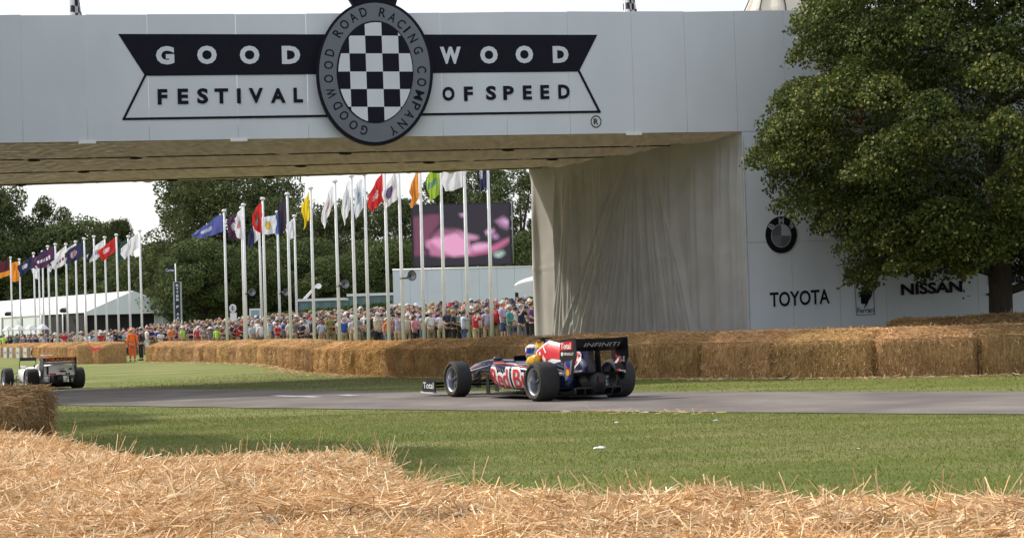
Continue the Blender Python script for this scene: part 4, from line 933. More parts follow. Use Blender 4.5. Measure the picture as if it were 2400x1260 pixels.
def parasol(px, py, Y, wpx, label):
    p = at_y(px, py, Y); z = gz(p.x, Y); r = wpx/2*Y/FOC; e = empty('parasol', (p.x, Y, z), 0, label, 'parasol', 'white parasols in front of marquee')
    mb = MB(); h = p.z-z; mb.lathe([(r, h-.45), (r*.98, h-.38), (r*.5, h-.12), (.03, h)], 8, smooth=False); mb.build('canopy', m_tent, e); mb = MB(); mb.tube([(0, 0, 0), (0, 0, h)], .03, 6); mb.build('pole', m_frame, e)
for k, (x, lab) in enumerate(((20, 'white parasol farthest left, just above the bales'), (45, 'white parasol second from left of the crowd'), (72, 'white parasol third from left, between two flagpoles'), (100, 'white parasol nearest the marquee wall'))): parasol(x, 762-k*1.0, 140, 30, lab)

def upright_board(name, x0, x1, yt, Y0, Y1, m, label, cat, zb=None, th=.3, ybot=None):
    a = at_y(x0, yt[0], Y0); b = at_y(x1, yt[1], Y1); g = gz(a.x, a.y) if ybot is None else at_y(x0, ybot, Y0).z
    e = empty(name, (a.x, a.y, g), 0, label, cat); t = (Vector((b.x, b.y, 0))-Vector((a.x, a.y, 0))); n = Vector((t.y, -t.x, 0)).normalized()
    return e, a, b, g, t, n
# pale hoarding with joints
e, a, b, g, t, n = upright_board('hoarding', 920, 1290, (633, 624), 112, 108, None, 'long pale grey blue hoarding behind the crowd under the video screen', 'hoarding')
npn = 9; m_hoard = mat('hoarding_paint', (.60, .66, .71), .6, var=.03, vscale=.5)
for k in range(npn):
    q0 = t*(k/npn)+t.normalized()*.008; q1 = t*((k+1)/npn)-t.normalized()*.008; h0 = a.z-g+(b.z-a.z)*k/npn; h1 = a.z-g+(b.z-a.z)*(k+1)/npn
    q = [q0, q1, q1+Vector((0, 0, h1)), q0+Vector((0, 0, h0))]; q2 = [p-n*.12 for p in q]; mb = MB(); mb.add(q+q2, [(0,1,2,3), (7,6,5,4), (0,4,5,1), (1,5,6,2), (2,6,7,3), (3,7,4,0)]); mb.build('panel', m_hoard, e)
mb = MB(); mb.tube([Vector((0, 0, a.z-g+.03)), t+Vector((0, 0, b.z-g+.03))], .05, 6); mb.build('top_rail', m_plastic_w, e)
# lower fence in front of it
e, a, b, g, t, n = upright_board('low_hoarding', 905, 1040, (712, 702), 104, 103, None, 'low pale panel fence just behind the crowd at the foot of the hoarding', 'fence')
for k in range(6):
    q0 = t*(k/6)+t.normalized()*.01; q1 = t*((k+1)/6)-t.normalized()*.01; h = a.z-g; q = [q0, q1, q1+Vector((0, 0, h)), q0+Vector((0, 0, h))]; q2 = [p-n*.06 for p in q]
    mb = MB(); mb.add(q+q2, [(0,1,2,3), (7,6,5,4), (0,4,5,1), (1,5,6,2), (2,6,7,3), (3,7,4,0)]); mb.build('panel', m_hoard, e)
# video screen
def screen():
    Y = 122.0; a = at_y(963, 480, Y); b = at_y(1196, 476, Y); c = at_y(966, 627, Y); W = b.x-a.x; H = a.z-c.z; g = gz(a.x, Y)
    e = empty('video_screen', (a.x, Y, g), 0, 'large outdoor video screen showing a pink close-up above the hoarding', 'screen'); zb = c.z-g
    mb = MB(); mb.box((0, 0, zb), (W, .8, zb+H)); mb.build('cabinet', m_frame, e)
    mb = MB(); mb.tube([(W+.08, .1, zb+.1), (W+.08, .1, zb+H)], .06, 6); mb.build('side_rail', mat('grey_steel', (.35, .36, .38), .5, metal=.5), e)
    for x in (.6, W-.6): mb = MB(); mb.box((x-.12, .3, 0), (x+.12, .55, zb)); mb.build('support', m_frame, e)
    def em(name, col, s=1.0):
        m = bpy.data.materials.new(name); m.use_nodes = True; p = m.node_tree.nodes['Principled BSDF']; p.inputs['Base Color'].default_value = (.01, .01, .012, 1)
        p.inputs['Emission Color'].default_value = (*col, 1); p.inputs['Emission Strength'].default_value = s; return m
    # picture: painted by a procedural node picture (distance fields in object space)
    m = bpy.data.materials.new('screen_picture'); m.use_nodes = True; N = m.node_tree.nodes; L = m.node_tree.links; p = N['Principled BSDF']; p.inputs['Base Color'].default_value = (.01, .01, .012, 1)
    a_ = N.new('ShaderNodeAttribute'); a_.attribute_name = 'Col'; L.new(a_.outputs['Color'], p.inputs['Emission Color']); p.inputs['Emission Strength'].default_value = 1.0
    nx, nz = 170, 110; V = []; Cc = []
    def inside(poly, x, y):
        r = False; j = len(poly)-1
        for i in range(len(poly)):
            if (poly[i][1] > y) != (poly[j][1] > y) and x < (poly[j][0]-poly[i][0])*(y-poly[i][1])/(poly[j][1]-poly[i][1])+poly[i][0]: r = not r
            j = i
        return r
    # coordinates of the picture 0..660 x 0..420 as seen
    shp = [([(0, 75), (190, 60), (180, 130), (110, 215), (125, 240), (60, 265), (90, 345), (0, 350)], (.16, .045, .09)), ([(90, 245), (300, 195), (380, 265), (395, 355), (300, 360), (240, 355), (120, 330), (85, 280)], (.72, .32, .52)),
           ([(95, 240), (240, 350), (200, 365), (110, 345)], (.45, .16, .28)), ([(120, 215), (190, 160), (330, 175), (300, 195), (130, 235)], (.25, .09, .16)), ([(300, 170), (370, 205), (450, 225), (440, 245), (370, 255), (330, 215)], (.55, .26, .40)),
           ([(380, 335), (520, 300), (660, 235), (660, 270), (560, 335), (400, 360)], (.45, .12, .24)), ([(395, 285), (440, 272), (510, 275), (530, 300), (460, 325), (395, 330)], (.70, .36, .55)), ([(490, 190), (550, 175), (555, 200), (500, 215)], (.7, .38, .62)),
           ([(560, 120), (620, 90), (660, 130), (655, 185), (610, 170)], (.32, .16, .28)), ([(600, 120), (650, 110), (660, 140), (630, 150)], (.6, .35, .6)), ([(320, 62), (365, 62), (360, 82), (330, 82)], (.62, .35, .62)), ([(540, 350), (615, 328), (620, 355), (590, 378), (560, 375)], (.35, .5, .42)), ([(530, 215), (570, 210), (590, 240), (550, 250)], (.4, .2, .38))]
    for j in range(nz+1):
        for i in range(nx+1):
            x = 660*i/nx; y = 420*j/nz; V.append((.12+(W-.24)*i/nx, -.015, zb+H-.1-(H-.2)*j/nz))
            xx = x+6*noise.noise(Vector((x*.02, y*.02, 1))); yy = y+6*noise.noise(Vector((x*.02, y*.02, 8))); col = (.018, .012, .022)
            if y < 60 or y > 385: col = (.018, .012, .024)
            acc = np.zeros(3)
            for ox, oy in ((0, 0), (14, 3), (-14, -3), (3, -14), (-3, 14), (8, 8), (-8, -8), (8, -8), (-8, 8)):
                c_ = col
                if 55 < y < 382:
                    for poly, cc_ in shp:
                        if inside(poly, xx+ox, yy+oy): c_ = cc_
                acc += np.array(c_)
            Cc.append(acc/9)
    I = np.array([(j*(nx+1)+i, j*(nx+1)+i+1, (j+1)*(nx+1)+i+1, (j+1)*(nx+1)+i) for j in range(nz) for i in range(nx)])
    obj('picture', np_mesh('picture', np.array(V), I, 4, m, np.array(Cc)), e)
screen()
# white awning beside the curtain
p = at_y(1206, 672, 84); q = at_y(1290, 668, 84); g = gz(p.x, 84); e = empty('white_canopy', (p.x, 84, g), 0, 'small white domed canopy with dark post beside the curtain', 'canopy'); W_ = q.x-p.x; h = p.z-g; hp = at_y(1230, 644, 84).z-g
rings = [[(x, y_, h+(hp-h)*math.sin(math.pi*min(1, max(0, (x+.05)/W_))*.5+0)**.5*(1 if 0 < y_ < 3 else .6)) for x in frange(0, W_, 10)] for y_ in (0, .5, 2.5, 3)]
mb = MB(); mb.loft(rings, smooth=False, caps=False, closed=False); mb.build('roof', m_tent, e)
mb = MB(); mb.box((0, -.03, h-.28), (W_, 0.0, h+.02)); mb.build('valance', m_tent, e)
for x in (.1, W_-.1): mb = MB(); mb.box((x-.08, 0, 0), (x+.08, .2, h-.25)); mb.build('post', m_dark, e)
# green huts with white roof edge
for (x0, x1, yt, yb, Y, lab) in ((700, 806, 703, 722, 124, 'low green hut with white roof edge behind the yellow flag pole'), (816, 925, 691, 712, 121, 'low green hut with white roof edge left of the hoarding')):
    a = at_y(x0, yt, Y); b = at_y(x1, yt-3, Y); g = gz(a.x, Y); e = empty('hut', (a.x, Y, g), 0, lab, 'hut'); W_ = b.x-a.x; h = a.z-g
    mb = MB(); mb.box((0, 0, 0), (W_, 3, h-.1)); mb.build('wall', mat('teal_wall', (.10, .17, .16), .6), e); mb = MB(); mb.box((-.1, -.1, h-.1), (W_+.1, 3.1, h+.08)); mb.build('roof', m_plastic_w, e)
    for k in range(4): mb = MB(); mb.box((W_*(k+.15)/4, -.02, h-.75), (W_*(k+.85)/4, .0, h-.25)); mb.build('window', mat('dull_glass', (.12, .2, .2), .2), e)
# kiosk
p = at_y(585, 750, 112); e = empty('information_board', (p.x, 112, gz(p.x, 112)), 0, 'white framed board with pale teal panel above the crowd', 'board'); W_ = 27*112/FOC; ht = at_y(585, 723, 112).z-gz(p.x, 112)
mb = MB(); mb.box((0, 0, ht-1.0), (W_, .15, ht)); mb.build('frame', m_plastic_w, e); mb = MB(); mb.box((.09, -.012, ht-.9), (W_-.09, 0, ht-.1)); mb.build('panel', mat('teal_panel', (.22, .38, .38), .4), e)
for x in (.05, W_-.05): mb = MB(); mb.tube([(x, .08, 0), (x, .08, ht-1)], .05, 6); mb.build('leg', m_pole, e)
# round dial sign
p = at_y(546, 722, 110); g = gz(p.x, 110); e = empty('dial_sign', (p.x, 110, g), 0, 'white post topped by a round dial right of the blue flag pole', 'sign'); hh = p.z-g
mb = MB(); rr_ = 8*110/FOC; mb.prism([(rr_*math.cos(k*.39), hh+rr_*1.25*math.sin(k*.39)) for k in range(16)], -.1, 0, lambda u, v, w_: (u, w_, v)); mb.build('dial', m_plastic_w, e)
mb = MB(); mb.prism([(rr_*.62*math.cos(k*.39), hh+rr_*.85*math.sin(k*.39)) for k in range(16)], -.03, 0, lambda u, v, w_: (u, w_-.11, v)); mb.build('face', mat('dial_face', (.45, .47, .5), .5), e)
mb = MB(); mb.box((-.02, -.16, hh-.12), (.02, -.145, hh+.14)); mb.build('numeral', m_frame, e)
mb = MB(); mb.box((-rr_*.85, -.05, 0), (rr_*.85, .3, hh-rr_*1.3)); mb.build('post', m_plastic_w, e)
# vertical lettered board + pennant pole
p = at_y(405, 660, 140); g = gz(p.x, 140); z1 = p.z-g; z0 = at_y(407, 748, 140).z-g; W_ = 20*140/FOC
e = empty('banner_board', (p.x, 140, g), R(8), 'tall narrow dark board with white letters stacked vertically beside the marquee', 'sign')
mb = MB(); mb.box((0, 0, z0), (W_, .15, z1)); mb.build('frame', mat('frame_grey', (.35, .4, .42), .5), e); mb = MB(); mb.box((W_*.18, -.02, z0+.05), (W_*.8, 0, z1-.05)); mb.build('face', mat('navy_face', (.012, .014, .03), .5), e)
for k, ch in enumerate('BTTEB F AA'): 
    if ch != ' ': mb = MB(); hh = (z1-z0)/11; text_fit(mb, ch, Vector((W_*.34, -.03, z1-.1-(k+1)*hh*1.05)), (1, 0, 0), (0, 0, 1), W_*.3, hh*.72, .03); mb.build('letter', m_plastic_w, e)
for x in (.06, W_-.06): mb = MB(); mb.tube([(x, .08, 0), (x, .08, z0)], .06, 6); mb.build('leg', m_pole, e)
p = at_y(411, 617, 141); g = gz(p.x, 141); e = empty('pennant_pole', (p.x, 141, g), 0, 'small pole with dark pennant rising over the lettered board', 'flagpole'); h = p.z-g
mb = MB(); mb.tube([(0, 0, 0), (0, 0, h)], .05, 6); mb.build('pole', m_pole, e)
mb = MB(); mb.add([(0, 0, h-.3), (-.4, .05, h-.26), (-.85, 0, h-.3), (-.85, 0, h-.75), (-.4, .05, h-.72), (0, 0, h-.8)], [(0, 1, 4, 5), (1, 2, 3, 4)]); mb.build('pennant', mat('pennant_navy', (.02, .02, .05), .8), e)
PEN = e; PENH = h
# lattice arm behind the yellow flag pole
p = at_y(714, 700, 126); q = at_y(742, 668, 126); g = gz(p.x, 126); e = empty('lattice_mast', (p.x, 126, g), 0, 'thin white slanting lattice arm rising over green hut', 'mast'); d = q-p; b0 = p.z-g
for s in (-.1, .1):
    mb = MB(); mb.tube([(s, 0, 0), (s, 0, b0), (d.x+s*.4, 0, b0+d.z)], .04, 5); mb.build('rail', m_plastic_w, e)
mb = MB()
for k in range(7): t0, t1 = k/7, (k+1)/7; mb.tube([(-.1+d.x*t0, 0, b0+d.z*t0), (.1+d.x*t1, 0, b0+d.z*t1)], .025, 4)
mb.build('bracing', m_plastic_w, e)
mb = MB(); mb.lathe([(0, 0), (.12, .03), (.22, .08)], 14, mat=Matrix.Translation((d.x+.15, 0, b0+d.z-.1)) @ Matrix.Rotation(R(70), 4, 'X')); mb.build('dish', m_plastic_w, e)
mb = MB(); text_fit(mb, 'Cartier', Vector((-.8, -.03, PENH-.66)), (1, 0, 0), (0, 0, 1), .72, .24, .01); mb.build('lettering', m_plastic_w, PEN)
# ------------------------------------------------------------------ flagpoles with flags
PH = 8.5
def flagpole(px, top, bot_px, cols, hoist, dx, dy, tipw, label, flab, emblem=None, wav=1.0, speaker=None, height=PH, toppx=None):
    s = (hor(px)-top)/(height-CAM_Z); Y = FOC/s; p = at_y(px, top, Y); bx = at_y(bot_px, 793, Y).x; x = (p.x+bx)/2; g = gz(x, Y)
    e = empty('flagpole', (x, Y, g), 0, label, 'flagpole', 'tall white flagpoles along the crowd'); H = p.z-g; lean = (p.x-bx)/H*.5
    mb = MB(); mb.tube([(-lean*H*.5, 0, -.1), (lean*H*.5, 0, H)], [.088, .062], 10); mb.build('pole', m_pole, e)
    mb = MB(); mb.lathe([(0, -.02), (.12, 0), (.15, .05), (.10, .12), (0, .15)], 12, mat=Matrix.Translation((lean*H*.5, 0, H))); mb.build('finial', m_pole, e)
    k = 1/s; hs = hoist*k; nx, ny = 22, 22; V = []; I = []; M = []; sd = random.random()*50
    tx, tz, tw = dx*k, -dy*k, tipw*k; c0 = Vector((lean*H*.5-.09, 0, H-.12))
    L_ = math.hypot(tx, tz); 
    for j in range(ny+1):
        f = j/ny
        for i in range(nx+1):
            t = i/nx; hh = hs*(1-t)+tw*t; sag = math.sin(math.pi*t*.9)*.10*L_
            x_ = tx*(t**.9)*(1-.18*f*t); z_ = tz*(t**1.15)-f*hh-sag*(.3+.7*f)
            y_ = (.16*math.sin(t*7+f*2.5+sd)+.10*math.sin(t*13-f*4+sd*2))*min(1, t*3)*wav - .35*t*wav
            x_ += .04*math.sin(f*7+t*4+sd)*t*wav
            V.append(tuple(c0+Vector((x_, y_, z_))))
    mats = [flag_mat(c) for c in cols]
    F = []; MI_ = []
    for j in range(ny):
        for i in range(nx):
            F.append((j*(nx+1)+i, j*(nx+1)+i+1, (j+1)*(nx+1)+i+1, (j+1)*(nx+1)+i)); f, t = (j+.5)/ny, (i+.5)/nx; mi = 0
            if emblem == 'band' and f > .68: mi = 1
            elif emblem == 'tip' and t > .6: mi = 1+(len(cols) > 2 and t < .78)
            elif emblem == 'mark' and .3 < t < .7 and .32 < f < .62 and (int(i*1.7+j) % 3): mi = 1
            elif emblem == 'stripe' and abs(f-.5) < .12: mi = 1
            elif emblem == 'text' and .38 < f < .6 and .15 < t < .85 and (i % 3): mi = 1
            elif emblem == 'hoist' and t < .35: mi = 1
            elif emblem == 'disc' and ((f-.5)**2*.8+(t-.5)**2) < .05: mi = 1
            MI_.append(mi)
    me = np_mesh('flag', np.array(V), np.array(F), 4, mats, smooth=True); me.polygons.foreach_set('material_index', MI_)
    o = obj('flag', me, e); o['label'] = flab
    return e, Y, s
def flag_mat(c):
    n = 'flag_%02d_%02d_%02d' % tuple(int(v*99) for v in c)
    return mat(n, c, .75, var=.06, vscale=3, trans=.35)
W_c = (.72, .72, .76); NAVY = (.03, .035, .09); RED = (.55, .03, .03); PUR = (.085, .03, .09); YEL = (.80, .62, .02); ORG = (.72, .27, .03); GRN = (.36, .52, .06); BLU = (.07, .09, .32); MAR = (.09, .02, .03); BLK = (.03, .03, .04)
FL = [  # px, top, bottom px, colours, hoist, dx, dy, tip width, pole label, flag label, emblem
 (24, 605, 31, [MAR, ORG], 36, -40, 8, 34, 'white flagpole farthest left, flying a maroon flag with orange band', 'maroon flag with orange lower band', 'band'),
 (45, 609, 51, [ORG], 46, -20, 4, 42, 'white flagpole second from left, with a plain orange flag', 'orange flag', None),
 (78, 595, 85, [NAVY, W_c], 30, -34, 26, 22, 'white flagpole with a drooping navy flag beside the orange one', 'navy flag with pale mark', 'mark'),
 (90, 614, 96, [W_c], 38, -12, 8, 20, 'shorter white flagpole with a small white flag between two dark flags', 'small white flag', None),
 (100, 591, 103, [PUR], 34, -22, 12, 20, 'white flagpole with a narrow purple flag, left flag row', 'narrow purple flag', None),
 (111, 579, 119, [NAVY, W_c], 36, -26, 22, 26, 'white flagpole with navy flag and white lower band, left row', 'navy flag with white band', 'band'),
 (129, 574, 136, [PUR, W_c], 42, -46, 28, 20, 'white flagpole with a large purple flag streaming left', 'large purple flag', 'text'),
 (154, 574, 160, [W_c, NAVY], 20, -40, 44, 14, 'white flagpole with a thin white flag hanging diagonally', 'thin white flag with dark lettering', 'text'),
 (177, 568, 182, [W_c, (.2, .05, .12)], 30, -54, 42, 16, 'white flagpole with long white flag with crimson lettering streaming diagonally', 'long diagonal white flag with crimson lettering', 'text'),
 (197, 561, 203, [NAVY, (.5, .3, .35)], 36, -42, 28, 24, 'white flagpole with a dark navy flag bearing a small badge', 'dark navy flag with small badge', 'disc'),
 (220, 556, 225, [BLK], 34, -12, 50, 10, 'white flagpole with a limp black flag beside a white one', 'limp black flag', None),
 (245, 558, 252, [W_c, NAVY], 34, -38, 36, 16, 'white flagpole with white flag drooping in front of dark trees', 'drooping white flag', 'mark'),
 (272, 552, 280, [RED, W_c], 34, -38, 32, 24, 'white flagpole with the small bright red flag in the left row', 'bright red flag with white mark', 'mark'),
 (300, 556, 307, [(.02, .07, .06), W_c], 44, -22, 24, 26, 'white flagpole with dark green flag beside the last white flag', 'dark green flag', 'mark'),
 (327, 542, 334, [W_c], 34, -40, 36, 24, 'white flagpole at the right end of the left row, plain white flag', 'plain white flag streaming left', None),
 (525, 496, 533, [(.10, .12, .38), W_c], 42, -73, 48, 5, 'white flagpole flying a long pointed periwinkle blue flag', 'long pointed blue flag', 'mark'),
 (566, 489, 574, [PUR, W_c], 66, -30, 26, 34, 'white flagpole with a dusky purple flag, right of the blue flag', 'dusky purple flag with pale mark', 'mark'),
 (571, 482, 577, [W_c, (.45, .05, .12)], 74, -15, 26, 40, 'white flagpole with narrow white flag lettered in red', 'narrow white flag with red lettering', 'text'),
 (606, 508, 616, [NAVY, W_c], 50, -22, 40, 30, 'shorter white flagpole whose navy flag hangs behind the red one', 'navy flag with white corner', 'hoist'),
 (616, 468, 623, [RED, (.25, .16, .16)], 74, -20, 32, 28, 'white flagpole with the narrow red flag bearing a grey figure', 'narrow red flag with grey figure', 'disc'),
 (650, 499, 657, [(.66, .70, .78), (.6, .42, .08)], 42, -36, 6, 36, 'white flagpole with pale flag bearing a gold badge', 'pale flag with gold badge', 'disc'),
 (673, 457, 682, [(.045, .03, .06), (.7, .7, .74), (.05, .15, .5)], 74, -30, 58, 30, 'white flagpole with black flag ending in blue and white', 'black flag with blue and white tip', 'tip'),
 (690, 508, 697, [W_c], 44, -16, 14, 40, 'short white flagpole with pale flag just left of the yellow flag', 'pale square flag', None),
 (728, 443, 737, [YEL], 62, -15, 34, 56, 'white flagpole with the bright yellow flag', 'bright yellow flag', None),
 (784, 427, 797, [W_c, (.5, .12, .12)], 46, -28, 66, 36, 'white flagpole with white flag, first right of the yellow flag', 'white flag with faint red stroke', 'mark'),
 (823, 415, 835, [W_c, (.35, .4, .5)], 70, -18, 46, 62, 'white flagpole with narrow white flag, second right of yellow flag', 'narrow white flag', 'mark'),
 (854, 410, 864, [(.68, .72, .78), (.12, .25, .42)], 72, -20, 30, 70, 'white flagpole with white flag with blue scribble, left of red flag', 'white flag with blue scribble', 'mark'),
 (901, 400, 912, [RED, W_c], 66, -36, 56, 34, 'tall white flagpole with the bright red flag near the bridge edge', 'bright red flag with white mark', 'mark'),
 (934, 392, 946, [W_c, (.12, .08, .2)], 70, -34, 52, 36, 'white flagpole with white and violet flag right of the red flag', 'white flag with violet panel', 'disc'),
 (985, 386, 993, [(.70, .30, .06)], 74, -20, 56, 40, 'white flagpole with the narrow burnt orange flag', 'burnt orange flag', None),
 (1033, 378, 1042, [GRN, (.08, .2, .32)], 72, -28, 28, 60, 'white flagpole with the lime green flag with blue lettering', 'lime green flag with blue lettering', 'text'),
 (1088, 366, 1097, [W_c], 66, -52, 24, 50, 'white flagpole crossing the middle of the video screen, white flag', 'white flag cut by the bridge', None),
 (1143, 358, 1153, [NAVY, W_c], 74, -20, 20, 68, 'white flagpole crossing the right of the video screen, navy flag', 'navy flag', 'mark')]
POLES = []
for r in FL:
    e, Y, s = flagpole(r[0], r[1], r[2], r[3], r[4], r[5], r[6], r[7], r[8], r[9], r[10]); POLES.append((r[0], Y, s, e))
def horn(px, py, pole_px, label):
    pl = min(POLES, key=lambda q: abs(q[0]-pole_px)); Y = pl[1]-.1; p = at_y(px, py, Y); pole = at_y(pole_px+3, py, Y)
    e = empty('loudspeaker', p, 0, label, 'loudspeaker', 'horn loudspeakers fixed to flagpoles')
    mb = MB(); mb.lathe([(.05, -.28), (.07, -.15), (.11, 0), (.22, .14), (.24, .16), (.2, .12), (.06, .0)], 16, mat=Matrix.Rotation(R(35), 4, 'Z') @ Matrix.Rotation(R(90), 4, 'X')); mb.build('horn', mat('horn_metal', (.25, .26, .28), .35, metal=.6), e)
    mb = MB(); mb.tube([(pole.x-p.x, .05, -.1), (-.05, .05, -.1), (0, .1, 0)], .035, 6); mb.build('bracket', m_frame, e)
horn(588, 684, 571, 'grey horn loudspeaker beside the flagpole with red lettered flag'); horn(668, 684, 650, 'grey horn loudspeaker on the pole with gold badge flag')
horn(806, 665, 784, 'grey horn loudspeaker on the pole right of the yellow flag'); horn(961, 646, 934, 'large grey horn loudspeaker in front of the pale hoarding')

# ------------------------------------------------------------------ people
def skin_mesh(pts, edges, rad, sub=1, name='m'):
    me = bpy.data.meshes.new(name); me.from_pydata([tuple(p) for p in pts], edges, []); o = bpy.data.objects.new(name, me); COL.objects.link(o)
    md = o.modifiers.new('s', 'SKIN'); md.use_smooth_shade = True; md.branch_smoothing = .4
    for i, r in enumerate(rad):
        sv = me.skin_vertices[0].data[i]; sv.radius = (r, r) if not hasattr(r, '__len__') else r; sv.use_root = (i == 0)
    if sub: m2 = o.modifiers.new('ss', 'SUBSURF'); m2.levels = sub; m2.render_levels = sub
    dg = bpy.context.evaluated_depsgraph_get(); r = bpy.data.meshes.new_from_object(o.evaluated_get(dg)); bpy.data.objects.remove(o); r.name = name
    for p in r.polygons: p.use_smooth = True
    return r
ARMS = {  # elbow, hand relative, per side (x sign applied)
 'standing with arms down': [((.25, .02, 1.14), (.27, -.06, .90)), ((.25, .02, 1.14), (.26, -.08, .90))],
 'arms folded': [((.24, -.06, 1.16), (-.06, -.21, 1.20)), ((.24, -.06, 1.16), (-.08, -.24, 1.14))],
 'holding up a camera': [((.25, -.20, 1.30), (.06, -.22, 1.58)), ((.25, -.20, 1.30), (.06, -.22, 1.56))],
 'hands on hips': [((.36, .03, 1.18), (.19, -.04, 1.02)), ((.36, .03, 1.18), (.19, -.04, 1.02))],
 'one hand shading eyes': [((.33, -.10, 1.42), (.10, -.16, 1.64)), ((.25, .02, 1.14), (.26, -.08, .90))],
 'hands held in front': [((.24, -.03, 1.16), (.05, -.24, 1.10)), ((.24, -.03, 1.16), (.03, -.25, 1.08))]}
def proto(pose, sub=1, fingers=False):
    P = [(0, 0, .95), (0, .01, 1.12), (0, .01, 1.30), (0, .01, 1.43), (0, 0, 1.51), (0, -.01, 1.57), (0, -.02, 1.64), (0, -.01, 1.715)]
    Rd = [(.15, .11), (.14, .10), (.16, .11), (.12, .085), .05, .062, .088, .075]; E = [(i, i+1) for i in range(7)]
    S = dict(p=[], r=[], e=[]); arms = ARMS[pose]; n = len(P)
    P.append((0, -.115, 1.625)); Rd.append(.014); E.append((6, n)); n += 1                       # nose
    for s, (el, ha) in zip((1, -1), arms):
        sh = (.185*s, .01, 1.41); P += [sh, (el[0]*s, el[1], el[2]), (ha[0]*s, ha[1], ha[2])]; Rd += [.055, .042, .028]; E += [(3, n), (n, n+1), (n+1, n+2)]; k = n+2; n += 3
        d = Vector(P[k])-Vector(P[k-1]); d.normalize(); pm = Vector(P[k])+d*.07; P.append(tuple(pm)); Rd.append((.04, .022)); E.append((k, n)); kp = n; n += 1
        if fingers:
            sd = d.cross(Vector((0, 1, 0))).normalized()
            for q, (o_, l_) in enumerate(((-.03, .075), (-.01, .085), (.01, .08), (.03, .065))):
                a = pm+sd*o_+d*.035; b = a+d*l_*.6+Vector((0, -.01, 0)); c = b+d*l_*.35+Vector((0, -.025, 0)); P += [tuple(a), tuple(b), tuple(c)]; Rd += [.009, .0085, .007]; E += [(kp, n), (n, n+1), (n+1, n+2)]; n += 3
            a = Vector(P[k])+sd*-.035+d*.03; b = a-sd*.025+d*.04; P += [tuple(a), tuple(b)]; Rd += [.011, .009]; E += [(k, n), (n, n+1)]; n += 2
    for s in (1, -1):
        P += [(.095*s, 0, .88), (.105*s, -.01, .50), (.11*s, .03, .09), (.125*s, -.11, .04)]; Rd += [.085, .055, .038, .035]; E += [(0, n), (n, n+1), (n+1, n+2), (n+2, n+3)]; n += 4
    body = skin_mesh(P, E, Rd, sub, 'person')
    # shirt
    P = [(0, 0, .90), (0, .01, 1.10), (0, .01, 1.30), (0, .01, 1.45)]; Rd = [(.185, .135), (.175, .13), (.19, .135), (.125, .09)]; E = [(0, 1), (1, 2), (2, 3)]; n = 4
    for s, (el, ha) in zip((1, -1), arms):
        sh = Vector((.19*s, .01, 1.41)); ev_ = Vector((el[0]*s, el[1], el[2])); m_ = sh.lerp(ev_, .75); P += [tuple(sh), tuple(m_)]; Rd += [.075, .066]; E += [(3, n), (n, n+1)]; n += 2
    shirt = skin_mesh(P, E, Rd, sub, 'shirt')
    P = [(0, 0, .96)]; Rd = [(.165, .125)]; E = []; n = 1
    for s in (1, -1): P += [(.10*s, 0, .84), (.11*s, -.01, .50), (.115*s, .02, .12)]; Rd += [.105, .078, .066]; E += [(0, n), (n, n+1), (n+1, n+2)]; n += 3
    trousers = skin_mesh(P, E, Rd, sub, 'trousers')
    P = [(0, 0, .96)]; Rd = [(.165, .125)]; E = []; n = 1
    for s in (1, -1): P += [(.10*s, 0, .84), (.115*s, -.01, .56)]; Rd += [.11, .095]; E += [(0, n), (n, n+1)]; n += 2
    shorts = skin_mesh(P, E, Rd, sub, 'shorts')
    P = []; Rd = []; E = []; n = 0
    for s in (1, -1): P += [(.115*s, .05, .05), (.13*s, -.13, .035)]; Rd += [.05, .042]; E += [(n, n+1)]; n += 2
    shoes = MB()
    for s in (1, -1): shoes.tube([(.115*s, .07, .045), (.12*s, -.04, .05), (.13*s, -.14, .035)], [.045, .055, .03], 6)
    return dict(body=body, shirt=shirt, trousers=trousers, shorts=shorts, shoes=shoes.mesh('shoe', mat('shoe', (.03, .03, .035), .6)))
def head_mesh(kind):
    mb = MB(); c = Vector((0, -.005, 1.665)); n = 12
    def dome(z0, rad, back=0.0, front=1.0, stretch=1.0):
        rings = []
        for j in range(6):
            ph = j/5*math.pi/2; rr = rad*math.cos(ph); z = rad*math.sin(ph)*stretch
            rings.append([(c.x+rr*.92*math.cos(2*math.pi*k/n), c.y+back+rr*1.08*math.sin(2*math.pi*k/n), z0+z-(.06*max(0, math.sin(2*math.pi*k/n))*(1 if j == 0 else 0))) for k in range(n)])
        mb.loft(rings)
    if kind == 'short hair': dome(1.655, .107, .016)
    elif kind == 'long hair':
        dome(1.65, .112, .02); mb.tube([(0, .06, 1.70), (0, .085, 1.60), (0, .08, 1.46)], [.10, .105, .06], 8)
    elif kind == 'cap':
        dome(1.67, .112, .005); mb.add([(-.07, -.09, 1.685), (.07, -.09, 1.685), (.06, -.20, 1.665), (-.06, -.20, 1.665), (-.07, -.09, 1.70), (.07, -.09, 1.70), (.05, -.20, 1.675), (-.05, -.20, 1.675)], [(0, 3, 2, 1), (4, 5, 6, 7), (0, 1, 5, 4), (1, 2, 6, 5), (2, 3, 7, 6), (3, 0, 4, 7)])
    elif kind == 'sun hat':
        mb.lathe([(.21, 1.665), (.20, 1.68), (.11, 1.70), (.105, 1.77), (.08, 1.80), (0, 1.81)], 16)
        mb.lathe([(.21, 1.664), (.10, 1.68)], 16)
    return mb.mesh(kind.replace(' ', '_'), m_hair)
PR = {p: proto(p) for p in ARMS}
HM = {k: head_mesh(k) for k in ('short hair', 'long hair', 'cap', 'sun hat')}
for p in PR.values():
    p['body'].materials.append(m_skin)
    for k in ('shirt', 'trousers', 'shorts'): p[k].materials.append(m_cloth)
